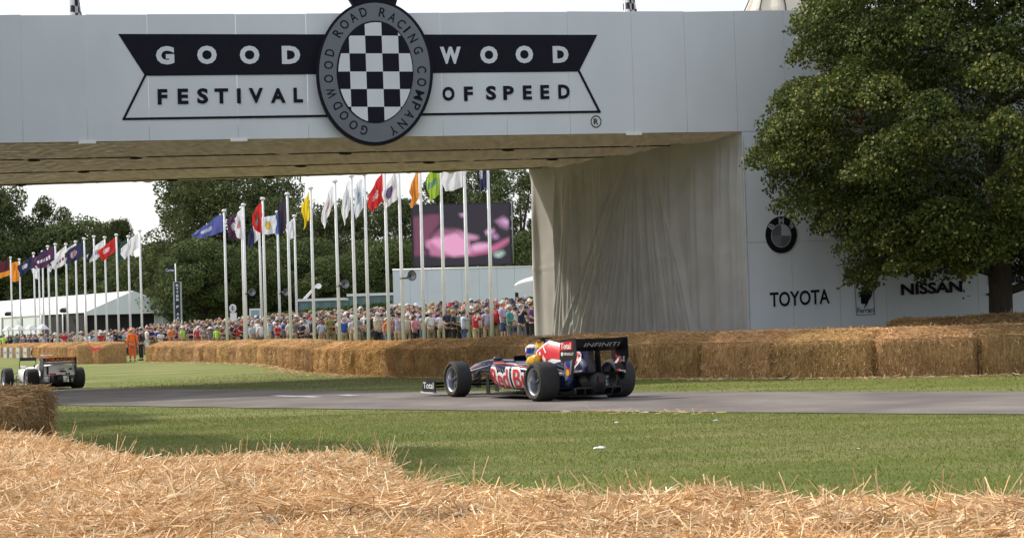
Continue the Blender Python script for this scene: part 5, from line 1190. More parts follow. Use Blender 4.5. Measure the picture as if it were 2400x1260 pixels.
cam_mb = MB(); cam_mb.box((-.07, -.33, 1.57), (.07, -.25, 1.67)); cam_mb.tube([(0, -.33, 1.62), (0, -.42, 1.62)], .04, 8); CAMM = cam_mb.mesh('camera', mat('camera_black', (.02, .02, .022), .4))
COLS = {'white': (.66, .67, .70), 'cream': (.62, .56, .44), 'pale blue': (.40, .50, .64), 'navy': (.02, .025, .06), 'black': (.02, .02, .022), 'red': (.50, .03, .035), 'pink': (.62, .26, .32), 'royal blue': (.03, .10, .42), 'grey': (.22, .22, .24), 'lilac': (.42, .38, .56),
        'olive': (.20, .21, .05), 'orange': (.75, .20, .03), 'teal': (.06, .30, .32), 'yellow': (.70, .55, .06), 'brown': (.16, .09, .05), 'lime': (.45, .75, .08), 'burgundy': (.18, .02, .04), 'light grey': (.40, .40, .42), 'purple': (.10, .04, .16)}
WT = dict(zip(COLS, (20, 7, 11, 11, 12, 5, 3, 5, 9, 4, 2, 1, 3, 1.2, 4, .5, 2, 5, 1.2)))
TR = {'beige': (.42, .34, .22), 'blue denim': (.06, .10, .22), 'black': (.02, .02, .022), 'grey': (.16, .16, .17), 'khaki': (.22, .19, .11)}
SK = [(.52, .31, .22), (.58, .36, .26), (.46, .26, .18), (.40, .21, .14)]
HC = {'brown': (.06, .035, .02), 'dark': (.018, .015, .013), 'blond': (.35, .24, .11), 'grey': (.32, .31, .30)}
def person(x, y, pose, shirt, legs, shorts, head, headcol, facing, size=1.0, label='', group=None, skin=None, z=None, protos=None, shirt_col=None):
    pr = (protos or PR)[pose]; sk = skin or random.choice(SK)
    o = obj('person', pr['body']); o.location = (x, y, gz(x, y) if z is None else z); o.rotation_euler = (0, 0, facing); o.scale = (size, size, size); o.color = (*sk, 1)
    c = obj('shirt', pr['shirt'], o); c.color = (*(shirt_col or COLS[shirt]), 1)
    t = obj('shorts' if shorts else 'trousers', pr['shorts' if shorts else 'trousers'], o); t.color = (*TR.get(legs, COLS.get(legs, (.1, .1, .1))), 1)
    h = obj(head.replace(' ', '_') if 'hair' not in head else 'hair', HM[head], o); h.color = (*headcol, 1)
    obj('shoe', pr['shoes'], o)
    tag(o, label, 'person', group); return o
# visible x range runs along the bales; row lines in the world
def crowd_line(off):   # front line of the crowd: from far left to the curtain, off = metres further back
    pts = []
    for px, s in ((-60, 27.5), (30, 28.5), (200, 31.5), (340, 34.5), (500, 38.5), (620, 41.5), (800, 47), (1000, 54), (1150, 57.5), (1262, 60)):
        Y = FOC/s; p = at_y(px, hor(px), Y); pts.append(Vector((p.x, p.y)))
    res = []
    for i, p in enumerate(pts):
        t = (pts[min(i+1, len(pts)-1)]-pts[max(0, i-1)]).normalized(); n = Vector((-t.y, t.x)); n = n if n.y > 0 else -n; res.append(p+n*off)
    return res
def along(pts, step):
    d = 0; segs = [(a, b, (b-a).length) for a, b in zip(pts[:-1], pts[1:])]; tot = sum(s[2] for s in segs); out_ = []
    while d < tot:
        s = d
        for a, b, l in segs:
            if s <= l: out_.append(a+(b-a)*(s/l)); break
            s -= l
        d += step*random.uniform(.75, 1.25)
    return out_
MARKS = [(24, 'maroon flag'), (78, 'drooping navy flag'), (129, 'large purple flag'), (177, 'diagonal flag'), (220, 'limp black flag'), (272, 'small red flag'), (327, 'end white flag'), (370, 'straw wall start'), (410, 'vertical lettered board'), (470, 'tree beside the marquee'),
         (527, "blue flag's pole"), (571, 'red lettered flag'), (616, 'narrow red flag'), (655, 'gold badged flag'), (690, 'short pale flag'), (732, "yellow flag's pole"), (790, 'pole past yellow flag'), (829, "narrow white flag's pole"), (859, 'blue scribbled flag'), (906, 'bright red flag'),
         (940, "violet flag's pole"), (989, "orange flag's pole"), (1038, 'lime green flag'), (1092, "screen's middle pole"), (1148, 'last navy flag'), (1205, 'white domed canopy'), (1255, 'curtain edge')]
SPEC = [(1010, 'white', 'khaki', 'sun hat', (.40, .38, .26), 'hands held in front'), (1045, 'brown', 'beige', 'short hair', HC['dark'], 'holding up a camera'), (1063, 'black', 'black', 'short hair', HC['blond'], 'hands held in front'), (1087, 'pale blue', 'blue denim', 'short hair', HC['brown'], 'holding up a camera'),
        (1115, 'red', 'beige', 'short hair', HC['brown'], 'holding up a camera'), (1138, 'white', 'olive', 'cap', COLS['white'], 'one hand shading eyes'), (1158, 'pale blue', 'grey', 'short hair', HC['dark'], 'hands held in front'), (1174, 'royal blue', 'beige', 'short hair', HC['grey'], 'arms folded'), (1195, 'teal', 'grey', 'short hair', HC['grey'], 'hands held in front'),
        (1222, 'navy', 'grey', 'cap', (.3, .3, .28), 'holding up a camera'), (1247, 'purple', 'black', 'short hair', HC['brown'], 'hands held in front'), (885, 'cream', 'black', 'cap', COLS['white'], 'holding up a camera'), (932, 'lilac', 'beige', 'short hair', HC['dark'], 'holding up a camera'), (972, 'pink', 'black', 'long hair', HC['brown'], 'hands held in front'),
        (773, 'olive', 'khaki', 'cap', (.2, .21, .1), 'arms folded'), (730, 'black', 'black', 'cap', COLS['red'], 'standing with arms down'), (707, 'navy', 'black', 'cap', COLS['white'], 'hands held in front'), (650, 'red', 'beige', 'short hair', HC['brown'], 'arms folded'), (613, 'white', 'blue denim', 'long hair', HC['brown'], 'standing with arms down'), (590, 'pale blue', 'beige', 'short hair', HC['grey'], 'arms folded'),
        (568, 'burgundy', 'navy', 'cap', COLS['red'], 'hands held in front'), (508, 'lime', 'black', 'cap', COLS['black'], 'standing with arms down'), (428, 'lime', 'grey', 'sun hat', COLS['cream'], 'standing with arms down'), (400, 'orange', 'orange', 'short hair', HC['blond'], 'hands held in front'), (376, 'white', 'grey', 'short hair', HC['brown'], 'arms folded'), (356, 'white', 'white', 'cap', COLS['white'], 'standing with arms down'), (344, 'white', 'white', 'cap', COLS['red'], 'hands held in front'),
        (8, 'lime', 'navy', 'short hair', HC['dark'], 'standing with arms down'), (36, 'teal', 'navy', 'short hair', HC['grey'], 'arms folded'), (150, 'red', 'grey', 'short hair', HC['brown'], 'hands held in front')]
used_labels = set(); PEOPLE = []; n_p = 0
def rnd_attr():
    sh = random.choices(list(COLS), [WT[k] for k in COLS])[0]; lg = random.choice(list(TR)); hd = random.choices(['short hair', 'long hair', 'cap', 'sun hat'], [6, 2.2, 1.6, .7])[0]
    hn = random.choice(list(HC)) if 'hair' in hd else random.choices(['white', 'cream', 'navy', 'red', 'black'], [3, 3, 3, 1, 3])[0]
    return sh, lg, hd, hn, random.choices(list(ARMS), [3, 2.5, 4, 1.5, 1.5, 3])[0]
rows_ = [(0, .62), (.75, .66), (1.5, .72)]
ROWN = ['front row', 'second row', 'third row']
cand = []
for ri, (off, st_) in enumerate(rows_):
    for q in along(crowd_line(off), st_):
        y = q.y+random.uniform(-.45, .45); x = q.x+random.uniform(-.28, .28); px = to_px((x, y, 1.6))[0]
        if px < -12 or px > 1262: continue
        cand.append((ri, x, y, px))
for spx in SPEC:
    s_ = np.interp(spx[0], (-60, 30, 200, 340, 500, 620, 800, 1000, 1150, 1262), (27.5, 28.5, 31.5, 34.5, 38.5, 41.5, 47, 54, 57.5, 60)); Y = FOC/s_-.35; p = at_y(spx[0], 760, Y)
    cand = [c for c in cand if not (c[0] == 0 and abs(c[3]-spx[0]) < s_*.38)]
    cand.append((0, p.x, Y, spx[0], spx))
cand.sort(key=lambda c: (c[0], c[3]))
print('crowd candidates', len(cand))
if len(cand) > 285:
    keepc = [c for c in cand if c[0] < 2]; rest = [c for c in cand if c[0] == 2]; rest.sort(key=lambda c: c[2]); cand = (keepc+rest)[:285]
NOISY = 0
for c in cand:
    ri, x, y, px = c[:4]; spec = c[4] if len(c) > 4 else None
    mk = min(MARKS, key=lambda m: abs(m[0]-px)); side = 'behind' if abs(mk[0]-px) < 7 else ('left of' if px < mk[0] else 'right of')
    for tr_ in range(40):
        if spec: sh, lg, hd, hc, pose = spec[1], spec[2], spec[3], spec[4], spec[5]; hn = None
        else: sh, lg, hd, hn, pose = rnd_attr(); hc = HC[hn] if 'hair' in hd else COLS[hn]
        desc = f"{hn} hair" if hn and 'hair' in hd else (f"{hn} {hd}" if hn else hd)
        kid = 'vest' if sh == 'lime' else 'top'
        lab = f"spectator in {sh} {kid}, {desc}, {ROWN[ri]} {side} {mk[1]}"
        if len(lab.split()) > 16: lab = lab.replace(' top', '')
        if spec or lab not in used_labels: break
    if len(lab.split()) > 16: lab = lab.replace('spectator in ', 'person in ').replace(' top', '').replace('second row', 'second row').replace(' hat,', ',')
    if len(lab.split()) > 16: print('LONG', lab)
    used_labels.add(lab); shorts = random.random() < .35 and lg != 'black'
    fx = math.atan2(x-0, y-30)      # looks at the track
    o = person(x, y, pose, sh, lg, shorts, hd, hc, random.gauss(.35, .6), random.uniform(.90, 1.08) if hd != 'long hair' else random.uniform(.9, .98), lab, 'spectators behind the straw wall')
    if pose == 'holding up a camera': obj('camera', CAMM, o)
    PEOPLE.append(o)
# the rest of the crowd behind: one mass
def crowd_mass():
    VV = []; FF = []; CC_ = []; n0 = 0; cache = {}
    def arr(me):
        if me.name not in cache:
            v = np.zeros(len(me.vertices)*3, np.float32); me.vertices.foreach_get('co', v); me.calc_loop_triangles(); f = np.zeros(len(me.loop_triangles)*3, np.int32); me.loop_triangles.foreach_get('vertices', f); cache[me.name] = (v.reshape(-1, 3), f.reshape(-1, 3))
        return cache[me.name]
    low = {p: proto(p, 0) for p in ('arms folded', 'holding up a camera', 'standing with arms down', 'hands held in front')}
    for off in (1.4, 2.3, 3.2, 4.2, 5.3, 6.6, 8.0, 9.6, 11.5, 13.5):
        for q in along(crowd_line(off), .62+off*.035):
            x, y = q.x+random.uniform(-.25, .25), q.y+random.uniform(-.4, .4); px = to_px((x, y, 1.6))[0]
            if px < -20 or px > 1275: continue
            if off > 5 and px < 340: continue
            if off > 8 and px < 600: continue
            sh, lg, hd, hn, pose = rnd_attr(); pose = pose if pose in low else 'arms folded'; hc = HC[hn] if 'hair' in hd else COLS[hn]; a = random.gauss(.35, .5); s = random.uniform(.9, 1.06)
            ca, sa = math.cos(a)*s, math.sin(a)*s; zz = gz(x, y)
            for me, col in ((low[pose]['body'], random.choice(SK)), (low[pose]['shirt'], COLS[sh]), (low[pose]['trousers'], TR[lg]), (HM[hd], hc)):
                v, f = arr(me); w_ = np.stack([v[:, 0]*ca-v[:, 1]*sa+x, v[:, 0]*sa+v[:, 1]*ca+y, v[:, 2]*s+zz], 1); VV.append(w_); FF.append(f+n0); n0 += len(w_); CC_.append(np.tile(np.array([col]), (len(w_), 1)))
    tag(obj('crowd', np_mesh('crowd', np.concatenate(VV), np.concatenate(FF), 3, m_crowd, np.concatenate(CC_), smooth=True)), 'dense mass of spectators on the bank behind the first rows', kind='stuff')
crowd_mass()
# two marshals in the gap
FPR = {'standing with arms down': proto('standing with arms down', 1, True), 'hands on hips': proto('hands on hips', 1, True)}
for p in FPR.values():
    p['body'].materials.append(m_skin)
    for k in ('shirt', 'trousers', 'shorts'): p[k].materials.append(m_cloth)
def marshal(px, py, Y, pose, scol, tcol, head, hcol, label, size, facing):
    p = at_y(px, py, Y); o = person(p.x, Y, pose, 'orange', 'black', False, head, hcol, facing, size, label, None, SK[0], gz(p.x, Y), FPR, scol); [setattr(q, 'color', (*tcol, 1)) for q in o.children if q.name.startswith('trousers')]
    mb = MB()   # long sleeves
    for s, (el, ha) in zip((1, -1), ARMS[pose]): mb.tube([(.19*s, .01, 1.41), (el[0]*s, el[1], el[2]), (ha[0]*s, ha[1], ha[2])], [.075, .058, .045], 10)
    sl_ = mb.build('sleeve', m_cloth, o); sl_.color = (*scol, 1)
    mb = MB(); mb.box((-.09, -.125, 1.60), (.09, -.085, 1.615)); return o
marshal(311, 845, 93, 'standing with arms down', (.85, .17, .02), (.80, .13, .02), 'sun hat', (.62, .28, .16), 'marshal in bright orange overalls and sun hat standing in the gap between straw walls', 1.02, .2)
marshal(331, 843, 95, 'hands on hips', (.02, .02, .022), (.018, .018, .02), 'short hair', HC['dark'], 'person dressed all in black standing beside the orange marshal', 1.03, -.9)

# ------------------------------------------------------------------ small things on the far left
BX = [(-8, 'first at frame edge'), (15, ''), (27, ''), (43, ''), (61, ''), (79, ''), (98, '')]
for k, (x0, x1, lab) in enumerate(((-10, 4, 'white sponsor board cut by the left frame edge'), (7, 19, 'white sponsor board second from left on the far bales'), (21, 31, 'narrow tilted white sponsor board third from left'), (36, 49, 'white sponsor board in the middle of the far row of boards'),
                          (53, 68, 'wide white sponsor board just left of the black roundel board'), (71, 85, 'white board with a black round emblem, far left bales'), (90, 104, 'rightmost white sponsor board beside the white car'))):
    Yb = 133-2.4*k; a = at_y(x0, 813+.4*k, Yb); b = at_y(x1, 838, Yb); e = empty('advert_board', (a.x, Yb, b.z), R(-34+4*(k == 2)), lab, 'board'); W_ = (b.x-a.x)*1.12; H_ = a.z-b.z
    mb = MB(); mb.box((0, 0, 0), (W_, .05, H_)); mb.build('board', m_plastic_w, e)
    mb = MB(); mb.box((0, -.012, 0), (.02, 0, H_)); mb.box((W_-.02, -.012, 0), (W_, 0, H_)); mb.build('edge', MATS['grey_steel'], e)
    mb = MB()
    if k == 5: mb.prism([(W_/2+.16*math.cos(q*.4), H_/2+.26*math.sin(q*.4)) for q in range(16)], -.02, -.008, lambda u, v, w_: (u, w_, v)); mb.build('emblem', m_black, e)
    else: mb.box((W_*.25, -.015, H_*.42), (W_*.75, -.004, H_*.6)); mb.build('print', mat('pale_print', (.4, .42, .46), .6), e)
# red flag lying over the bales
p = at_y(222, 812, 86.6); e = empty('red_flag', (p.x, 86.6, 1.08), 0, 'red marshal flag lying folded over the top of the far left bales', 'flag')
V = []; pth = [at_y(206, 804, 87.5), at_y(212, 812, 87.0), at_y(220, 818, 86.6), at_y(229, 817, 86.5), at_y(238, 813, 86.6)]; wds = [.10, .17, .16, .12, .03]
for q, w_ in zip(pth, wds):
    for k in range(4): V.append((q.x-p.x+w_*(k/3-.5)*.5, q.y-86.6-.03*k, q.z-1.08+w_*(.5-k/3)+.02*math.sin(k*2)))
I = np.array([(j*4+i, j*4+i+1, (j+1)*4+i+1, (j+1)*4+i) for j in range(4) for i in range(3)]); obj('cloth', np_mesh('cloth', np.array(V), I, 4, flag_mat((.6, .02, .03)), smooth=True), e)
mb = MB(); mb.tube([V[0], (V[0][0]-.1, V[0][1], V[0][2]+.22)], .015, 5); mb.build('stick', m_plastic_w, e)
# thin dark arch on bent stems beyond the white car
Ya = 64.0; a = at_y(46, 841, Ya); b = at_y(84, 841, Ya); g = gz(a.x, Ya); e = empty('signal_frame', (a.x, Ya, g), 0, 'thin dark bar on curved stems standing on the grass beyond the white car', 'frame'); W_ = b.x-a.x; h = a.z-g
mb = MB(); mb.box((0, 0, h-.07), (W_, .08, h+.05)); mb.build('bar', m_frame, e)
mb = MB(); mb.tube([(0, .04, h), (-.03, .04, h*.7), (0, .04, h*.35), (.16, .04, 0)], .014, 6); mb.build('stem', m_frame, e); mb = MB(); mb.tube([(W_-.03, .04, h), (W_, .04, h*.6), (W_+.02, .04, 0)], .014, 6); mb.build('stem', m_frame, e)
# litter on the grass
for (px, py, sx, lab, m) in ((1405, 1053, .036, 'crumpled white paper lying on the grass in the middle', m_plastic_w), (1445, 993, .018, 'small white scrap on the grass below the car', m_plastic_w), (1678, 988, .02, 'pale blue scrap on the grass right of the car', mat('blue_scrap', (.45, .6, .75), .5)), (2012, 1055, .01, 'tiny white scrap on the grass at right', m_plastic_w)):
    p = at_z(px, py, 0.03); bm = bmesh.new(); bmesh.ops.create_icosphere(bm, subdivisions=2, radius=sx)
    for v in bm.verts: v.co.x *= 1.7; v.co.z *= .45; v.co += v.co.normalized()*noise.noise(v.co*40+Vector((px, 0, 0)))*sx*.7
    me = bpy.data.meshes.new('paper_scrap'); bm.to_mesh(me); bm.free(); me.materials.append(m); tag(obj('paper_scrap', me, None, (p.x, p.y, gz(p.x, p.y)+.05)), lab, 'litter')
# ------------------------------------------------------------------ racing cars (x forward, y left, z up; rear axle at x = 0)
m_tyre = mat('tyre', (.03, .03, .032), .75, var=.15, vscale=6, bump=.1, bscale=60, spec=.3)
m_rim = mat('rim_silver', (.42, .44, .48), .32, metal=.75)
m_rimd = mat('rim_dark', (.05, .05, .055), .5, metal=.4)
m_carbon = mat('carbon', (.012, .012, .015), .45, spec=.4)
m_navy = mat('navy_paint', (.012, .018, .07), .22, coat=.5)
m_redp = mat('red_paint', (.62, .015, .025), .35, coat=.4); m_yelp = mat('yellow_paint', (.80, .42, .01), .35, coat=.4); m_whp = mat('white_gloss', (.84, .84, .86), .3, coat=.4)
m_silp = mat('silver_paint', (.35, .37, .42), .3, metal=.6); m_yell = mat('tyre_lettering', (.14, .11, .03), .7); m_bluep = mat('blue_paint', (.02, .04, .30), .3, coat=.4); m_orp = mat('orange_paint', (.80, .16, .01), .4)
def wheel(parent, x, y, r, w_, side, band=True):
    e = empty('wheel', (x, y, r), 0, parent=parent)
    M = Matrix.Rotation(R(-90*side), 4, 'X')    # lathe z -> outward (y*side)
    rr = .232; hw = w_/2
    mb = MB(); mb.lathe([(rr, hw*.80), (rr+.01, hw*.93), (rr+.045, hw*1.0), (r-.035, hw*.985), (r-.01, hw*.88), (r, hw*.72), (r+.002, 0), (r, -hw*.72), (r-.01, -hw*.88), (r-.035, -hw*.985), (rr+.045, -hw), (rr, -hw*.8)], 48, mat=M); mb.build('tyre', m_tyre, e)
    if band:
        for a0, a1 in ((20, 75), (105, 160), (200, 255), (285, 340)):
            mb = MB(); n = 8
            for k in range(n):
                aa = [R(a0+(a1-a0)*(k+q)/n) for q in (0.08, .85)]; vs = []
                for a in aa:
                    for q in (.262, .292): vs.append((q*math.cos(a), q*math.sin(a), hw*1.0+.003))
                mb.add(vs, [(0, 1, 3, 2)], 0, False, M)
            mb.build('sidewall_marking', m_yell, e)
    mb = MB(); mb.lathe([(rr+.004, hw*.84), (rr-.012, hw*.86), (rr-.022, hw*.6), (rr-.035, hw*.1), (.19, -.02), (.19, -.05), (rr-.02, -hw*.7), (rr, -hw*.8)], 40, mat=M); mb.build('rim', m_rim, e)
    mb = MB(); mb.lathe([(0, hw*.05), (.185, -.03), (.188, -.06)], 32, mat=M); mb.build('brake_duct', m_rimd, e)
    for k in range(7):
        a = 2*math.pi*k/7; mb = MB(); c, s = math.cos(a), math.sin(a)
        pts = [(c*.03-s*.018, s*.03+c*.018, hw*.30), (c*.03+s*.018, s*.03-c*.018, hw*.30), (c*.20+s*.014, s*.20-c*.014, hw*.12), (c*.20-s*.014, s*.20+c*.014, hw*.12)]
        mb.add(pts+[(p[0], p[1], p[2]-.03) for p in pts], [(0,1,2,3), (7,6,5,4), (0,4,5,1), (1,5,6,2), (2,6,7,3), (3,7,4,0)], 0, False, M); mb.build('spoke', m_rim, e)
    mb = MB(); mb.lathe([(.045, hw*.2), (.045, hw*.42), (.025, hw*.5), (0, hw*.5)], 14, mat=M); mb.build('hub', m_rimd, e)
    return e
def sect(x, yc, zc, hw, hh, n=20, p=2.6, taper=0.0):
    out_ = []
    for k in range(n):
        a = 2*math.pi*k/n; c, s = math.cos(a), math.sin(a); yy = math.copysign(abs(c)**(2/p), c)*hw; zz = math.copysign(abs(s)**(2/p), s)*hh
        yy *= 1-taper*(zz/hh if hh else 0); out_.append((x, yc+yy, zc+zz))
    return out_
def racing_car(loc, rz, S):
    root = empty('racing_car', loc, rz, S['label'], 'racing car')
    Pm, Lm = S['paint'], S['lower']
    def part(mb, name, m, lab=None):
        o = mb.build(name, m, root)
        if lab: o['label'] = lab
        return o
    # nose + monocoque
    T = [(4.30, .36, .075, .035), (4.15, .42, .10, .06), (3.8, .50, .135, .09), (3.4, .53, .16, .12), (3.2, .53, .175, .14), (2.8, .50, .20, .17), (2.4, .46, .235, .21), (2.05, .43, .28, .235), (1.75, .40, .31, .24), (1.35, .38, .33, .25), (1.0, .37, .33, .26)]
    mb = MB(); mb.loft([sect(x, 0, z, a, b, 24, 3.0) for x, z, a, b in T[::-1]]); part(mb, 'monocoque', Pm)
    mb = MB(); mb.loft([[(x, y, z) for x, y, z in ((4.33, -.07, .33), (4.33, .07, .33), (4.33, .07, .38), (4.33, -.07, .38))], [(x, y, z) for x, y, z in ((4.38, -.04, .34), (4.38, .04, .34), (4.38, .04, .365), (4.38, -.04, .365))]]); part(mb, 'nose_tip', S['nose'])
    # cockpit rim and headrest
    mb = MB(); n = 24; ri = [(1.72+.42*math.cos(2*math.pi*k/n), .215*math.sin(2*math.pi*k/n), .645) for k in range(n)]; ro = [(1.72+.50*math.cos(2*math.pi*k/n), .29*math.sin(2*math.pi*k/n), .60) for k in range(n)]; rd_ = [(p[0], p[1]*.9, .45) for p in ri]
    mb.loft([ro, ri, rd_], caps=False); mb.add([(p[0], p[1], .45) for p in ri], [tuple(range(n))]); part(mb, 'cockpit_rim', S['rim'])
    for s in (1, -1):
        mb = MB(); mb.loft([sect(x, .23*s, z, a, b, 14, 2.2) for x, z, a, b in ((1.04, .65, .07, .11), (1.12, .67, .08, .105), (1.25, .66, .075, .095), (1.36, .655, .06, .075), (1.46, .63, .03, .04))]); part(mb, 'headrest', S['accent'])
    mb = MB(); mb.add([(2.15, -.14, .66), (2.15, .14, .66), (2.05, .17, .74), (2.05, -.17, .74)], [(0, 1, 2, 3)]); part(mb, 'windscreen', m_carbon)
    # airbox + engine cover
    AO = .30 if S['fin'] else 0.0
    EC = [(1.36, .80, .145, .19), (1.2, .80, .15, .205), (.9, .76, .15, .235), (.55, .70, .14, .25), (.15, .61, .13, .24), (-.2, .48, .11, .18), (-.45, .38, .08, .11)] if S['fin'] else [(1.06, .78, .13, .15), (.9, .76, .13, .17), (.6, .66, .14, .2), (.3, .57, .14, .2), (0, .5, .12, .16), (-.3, .42, .08, .08)]
    def ecov(x):
        xs = [e[0] for e in EC][::-1]; return [float(np.interp(x, xs, [e[k] for e in EC][::-1])) for k in (1, 2, 3)]
    mb = MB(); mb.loft([sect(x, 0, z, a, b, 24, 2.3, .30) for x, z, a, b in EC[::-1]]); part(mb, 'engine_cover', Pm)
    mb = MB(); mb.loft([sect(1.10+AO, 0, .89, .10, .10, 18, 2.2), sect(1.05+AO, 0, .89, .125, .125, 18, 2.2), sect(.85+AO, 0, .88, .12, .115, 18, 2.2), sect(.68+AO, 0, .85, .07, .09, 18, 2.2)]); part(mb, 'airbox', S['accent'] if S['fin'] else m_orp)
    mb = MB(); mb.add(sect(1.104+AO, 0, .885, .08, .065, 18, 2.2), [tuple(range(18))]); part(mb, 'intake_mouth', m_carbon)
    if S['fin']:
        poly = [(1.2, .93), (1.05, .99), (.45, .92), (-.1, .86), (-.38, .84), (-.52, .60), (-.5, .36), (-.2, .40), (.5, .5)]
        mb = MB(); mb.prism(poly, -.012, .012, lambda u, v, w_: (u, w_, v)); part(mb, 'shark_fin', Pm)
    # T camera
    mb = MB(); mb.box((.93+AO, -.025, .97), (1.02+AO, .025, 1.035)); mb.loft([sect(x+AO, 0, 1.05, a, .016, 12, 2.2) for x, a in ((.88, .10), (.94, .20), (1.02, .21), (1.08, .16))]); part(mb, 'onboard_camera', m_carbon if S['fin'] else S['tcam'])
    # side pods
    SP = [(2.06, .42, .50, .17), (1.98, .43, .52, .20), (1.6, .405, .55, .225), (1.2, .385, .55, .225), (.85, .365, .51, .21), (.5, .345, .42, .185), (.2, .32, .30, .15), (-.15, .30, .19, .11)]
    for s in (1, -1):
        mb = MB(); rings = []
        for x, zc, ww, hh in SP[::-1]:
            rg_ = []
            for k in range(20):
                a = 2*math.pi*k/20; c, sn = math.cos(a), math.sin(a); p = 5.0; yy = math.copysign(abs(c)**(2/p), c)*ww/2; zz = math.copysign(abs(sn)**(2/p), sn)*hh
                under = max(0, -zz/hh)*.06*max(0, c); rg_.append((x, s*(.17+ww/2+yy-under), zc+zz))
            rings.append(rg_)
        mb.loft(rings); part(mb, 'sidepod', Pm)
        mb = MB(); mb.add(sect(2.064, s*(.17+.27), .43, .20, .13, 16, 3.5), [tuple(range(16))]); part(mb, 'sidepod_inlet', m_carbon)
    # floor, plank, diffuser
    mb = MB(); pl = [(2.55, .18), (2.2, .70), (1.0, .70), (.42, .66), (.30, .42), (-.35, .42), (-.35, -.42), (.30, -.42), (.42, -.66), (1.0, -.70), (2.2, -.70), (2.55, -.18)]
    mb.prism(pl, .06, .085, lambda u, v, w_: (u, v, w_)); part(mb, 'floor', m_carbon)
    mb = MB(); rings = [[(x, -.46, z0), (x, .46, z0), (x, .44, z1), (x, -.44, z1)] for x, z0, z1 in ((-.62, .20, .225), (-.35, .12, .14), (.0, .075, .09))]; mb.loft(rings, smooth=False)
    for k in range(6):
        y = -.45+k*.178; mb.add([(-.62, y, .11), (-.62, y, .21), (.0, y, .09), (.0, y, .065), (-.62, y+.012, .11), (-.62, y+.012, .21), (0, y+.012, .09), (0, y+.012, .065)], [(0,1,2,3), (7,6,5,4), (0,4,5,1), (1,5,6,2), (2,6,7,3), (3,7,4,0)])
    part(mb, 'diffuser', m_carbon)
    mb = MB(); mb.loft([sect(x, 0, z, a, b, 14, 3) for x, z, a, b in ((-.66, .29, .12, .17), (-.3, .29, .15, .19), (.1, .31, .14, .19), (.6, .33, .2, .22))]); part(mb, 'gearbox', m_carbon)
    mb = MB(); mb.box((-.70, -.05, .30), (-.66, .05, .40)); part(mb, 'rain_light', mat('rain_light', (.03, .004, .004), .3))
    for s in (1, -1): mb = MB(); mb.tube([(-.05, .17*s, .44), (-.32, .15*s, .46), (-.42, .14*s, .47)], .045, 10); part(mb, 'exhaust', m_rimd if S['fin'] else m_silp)
    # turning vanes / barge boards, mirrors
    for s in (1, -1):
        mb = MB(); mb.add([(2.62, .30*s, .10), (2.25, .42*s, .10), (2.25, .44*s, .50), (2.45, .36*s, .52), (2.62, .30*s, .40), (2.60, .29*s, .10), (2.25, .405*s, .10), (2.25, .425*s, .50), (2.45, .345*s, .52), (2.60, .29*s, .40)], [(0,1,2,3,4), (9,8,7,6,5), (0,5,6,1), (1,6,7,2), (2,7,8,3), (3,8,9,4), (4,9,5,0)]); part(mb, 'barge_board', m_carbon)
        mb = MB(); mb.add([(2.18, .70*s, .09), (1.98, .73*s, .09), (2.0, .74*s, .42), (2.12, .72*s, .44), (2.18, .69*s, .09), (1.98, .715*s, .09), (2.0, .725*s, .42), (2.12, .705*s, .44)], [(0,1,2,3), (7,6,5,4), (0,4,5,1), (1,5,6,2), (2,6,7,3), (3,7,4,0)]); part(mb, 'pod_vane', m_carbon)
        mb = MB(); mb.loft([sect(x, .50*s, .70, a, .04, 10, 2.6) for x, a in ((2.02, .03), (2.05, .085), (2.10, .08), (2.13, .04))]); mb.tube([(2.06, .28*s, .60), (2.07, .44*s, .69)], .012, 5); part(mb, 'mirror', Pm)
    # front wing
    for k, (x0, x1, z, dz) in enumerate(((4.18, 4.50, .10, .02), (4.06, 4.24, .14, .05), (3.98, 4.10, .20, .06))):
        mb = MB(); rings = []
        for y in frange(-.87, .87, 16):
            lift = .035*math.cos(y/.87*math.pi/2); ch = .010
            rings.append([(x1, y, z+lift*.4), ((x0+x1)/2, y, z+ch+lift*.4+dz*.3), (x0, y, z+dz+lift*.4), ((x0+x1)/2, y, z-ch+lift*.4+dz*.3)])
        mb.loft(rings, smooth=False); part(mb, 'front_wing', S['fw'])
    for s in (1, -1):
        mb = MB(); pl = [(4.50, .07), (3.92, .07), (3.92, .30), (4.15, .33), (4.48, .20)]; mb.prism(pl, s*.875, s*.893, lambda u, v, w_: (u, w_, v)); part(mb, 'endplate', m_carbon if S['fin'] else m_whp)
        mb = MB(); pl = [(4.35, .12), (4.0, .12), (4.0, .38), (4.15, .45), (4.28, .38)]; mb.prism(pl, s*.115, s*.125, lambda u, v, w_: (u, w_, v)); part(mb, 'wing_pylon', m_carbon)
        mb = MB(); mb.box((4.46, s*.875-.02, .06), (4.50, s*.93, .085)); mb.box((3.95, min(s*.83, s*.93), .055), (4.50, max(s*.83, s*.93), .072)); part(mb, 'foot_plate', m_whp)
    # rear wing
    rx0, rx1 = -.72, -.32; zt = 1.0 if S['fin'] else .95; hw = .50
    for (xa, za, xb, zb, m, nm) in ((-.34, zt-.17, -.60, zt-.10, S['rw'], 'main_plane'), (-.58, zt-.10, -.74, zt+.035, S['rw'], 'flap')):
        mb = MB(); rings = []
        for y in frange(-hw, hw, 10):
            mx_, mz = (xa+xb)/2, (za+zb)/2; rings.append([(xa, y, za), (mx_, y, mz+.02-.03), (xb, y, zb), (mx_-.006, y, mz-.045)])
        mb.loft(rings, smooth=False); part(mb, nm, m)
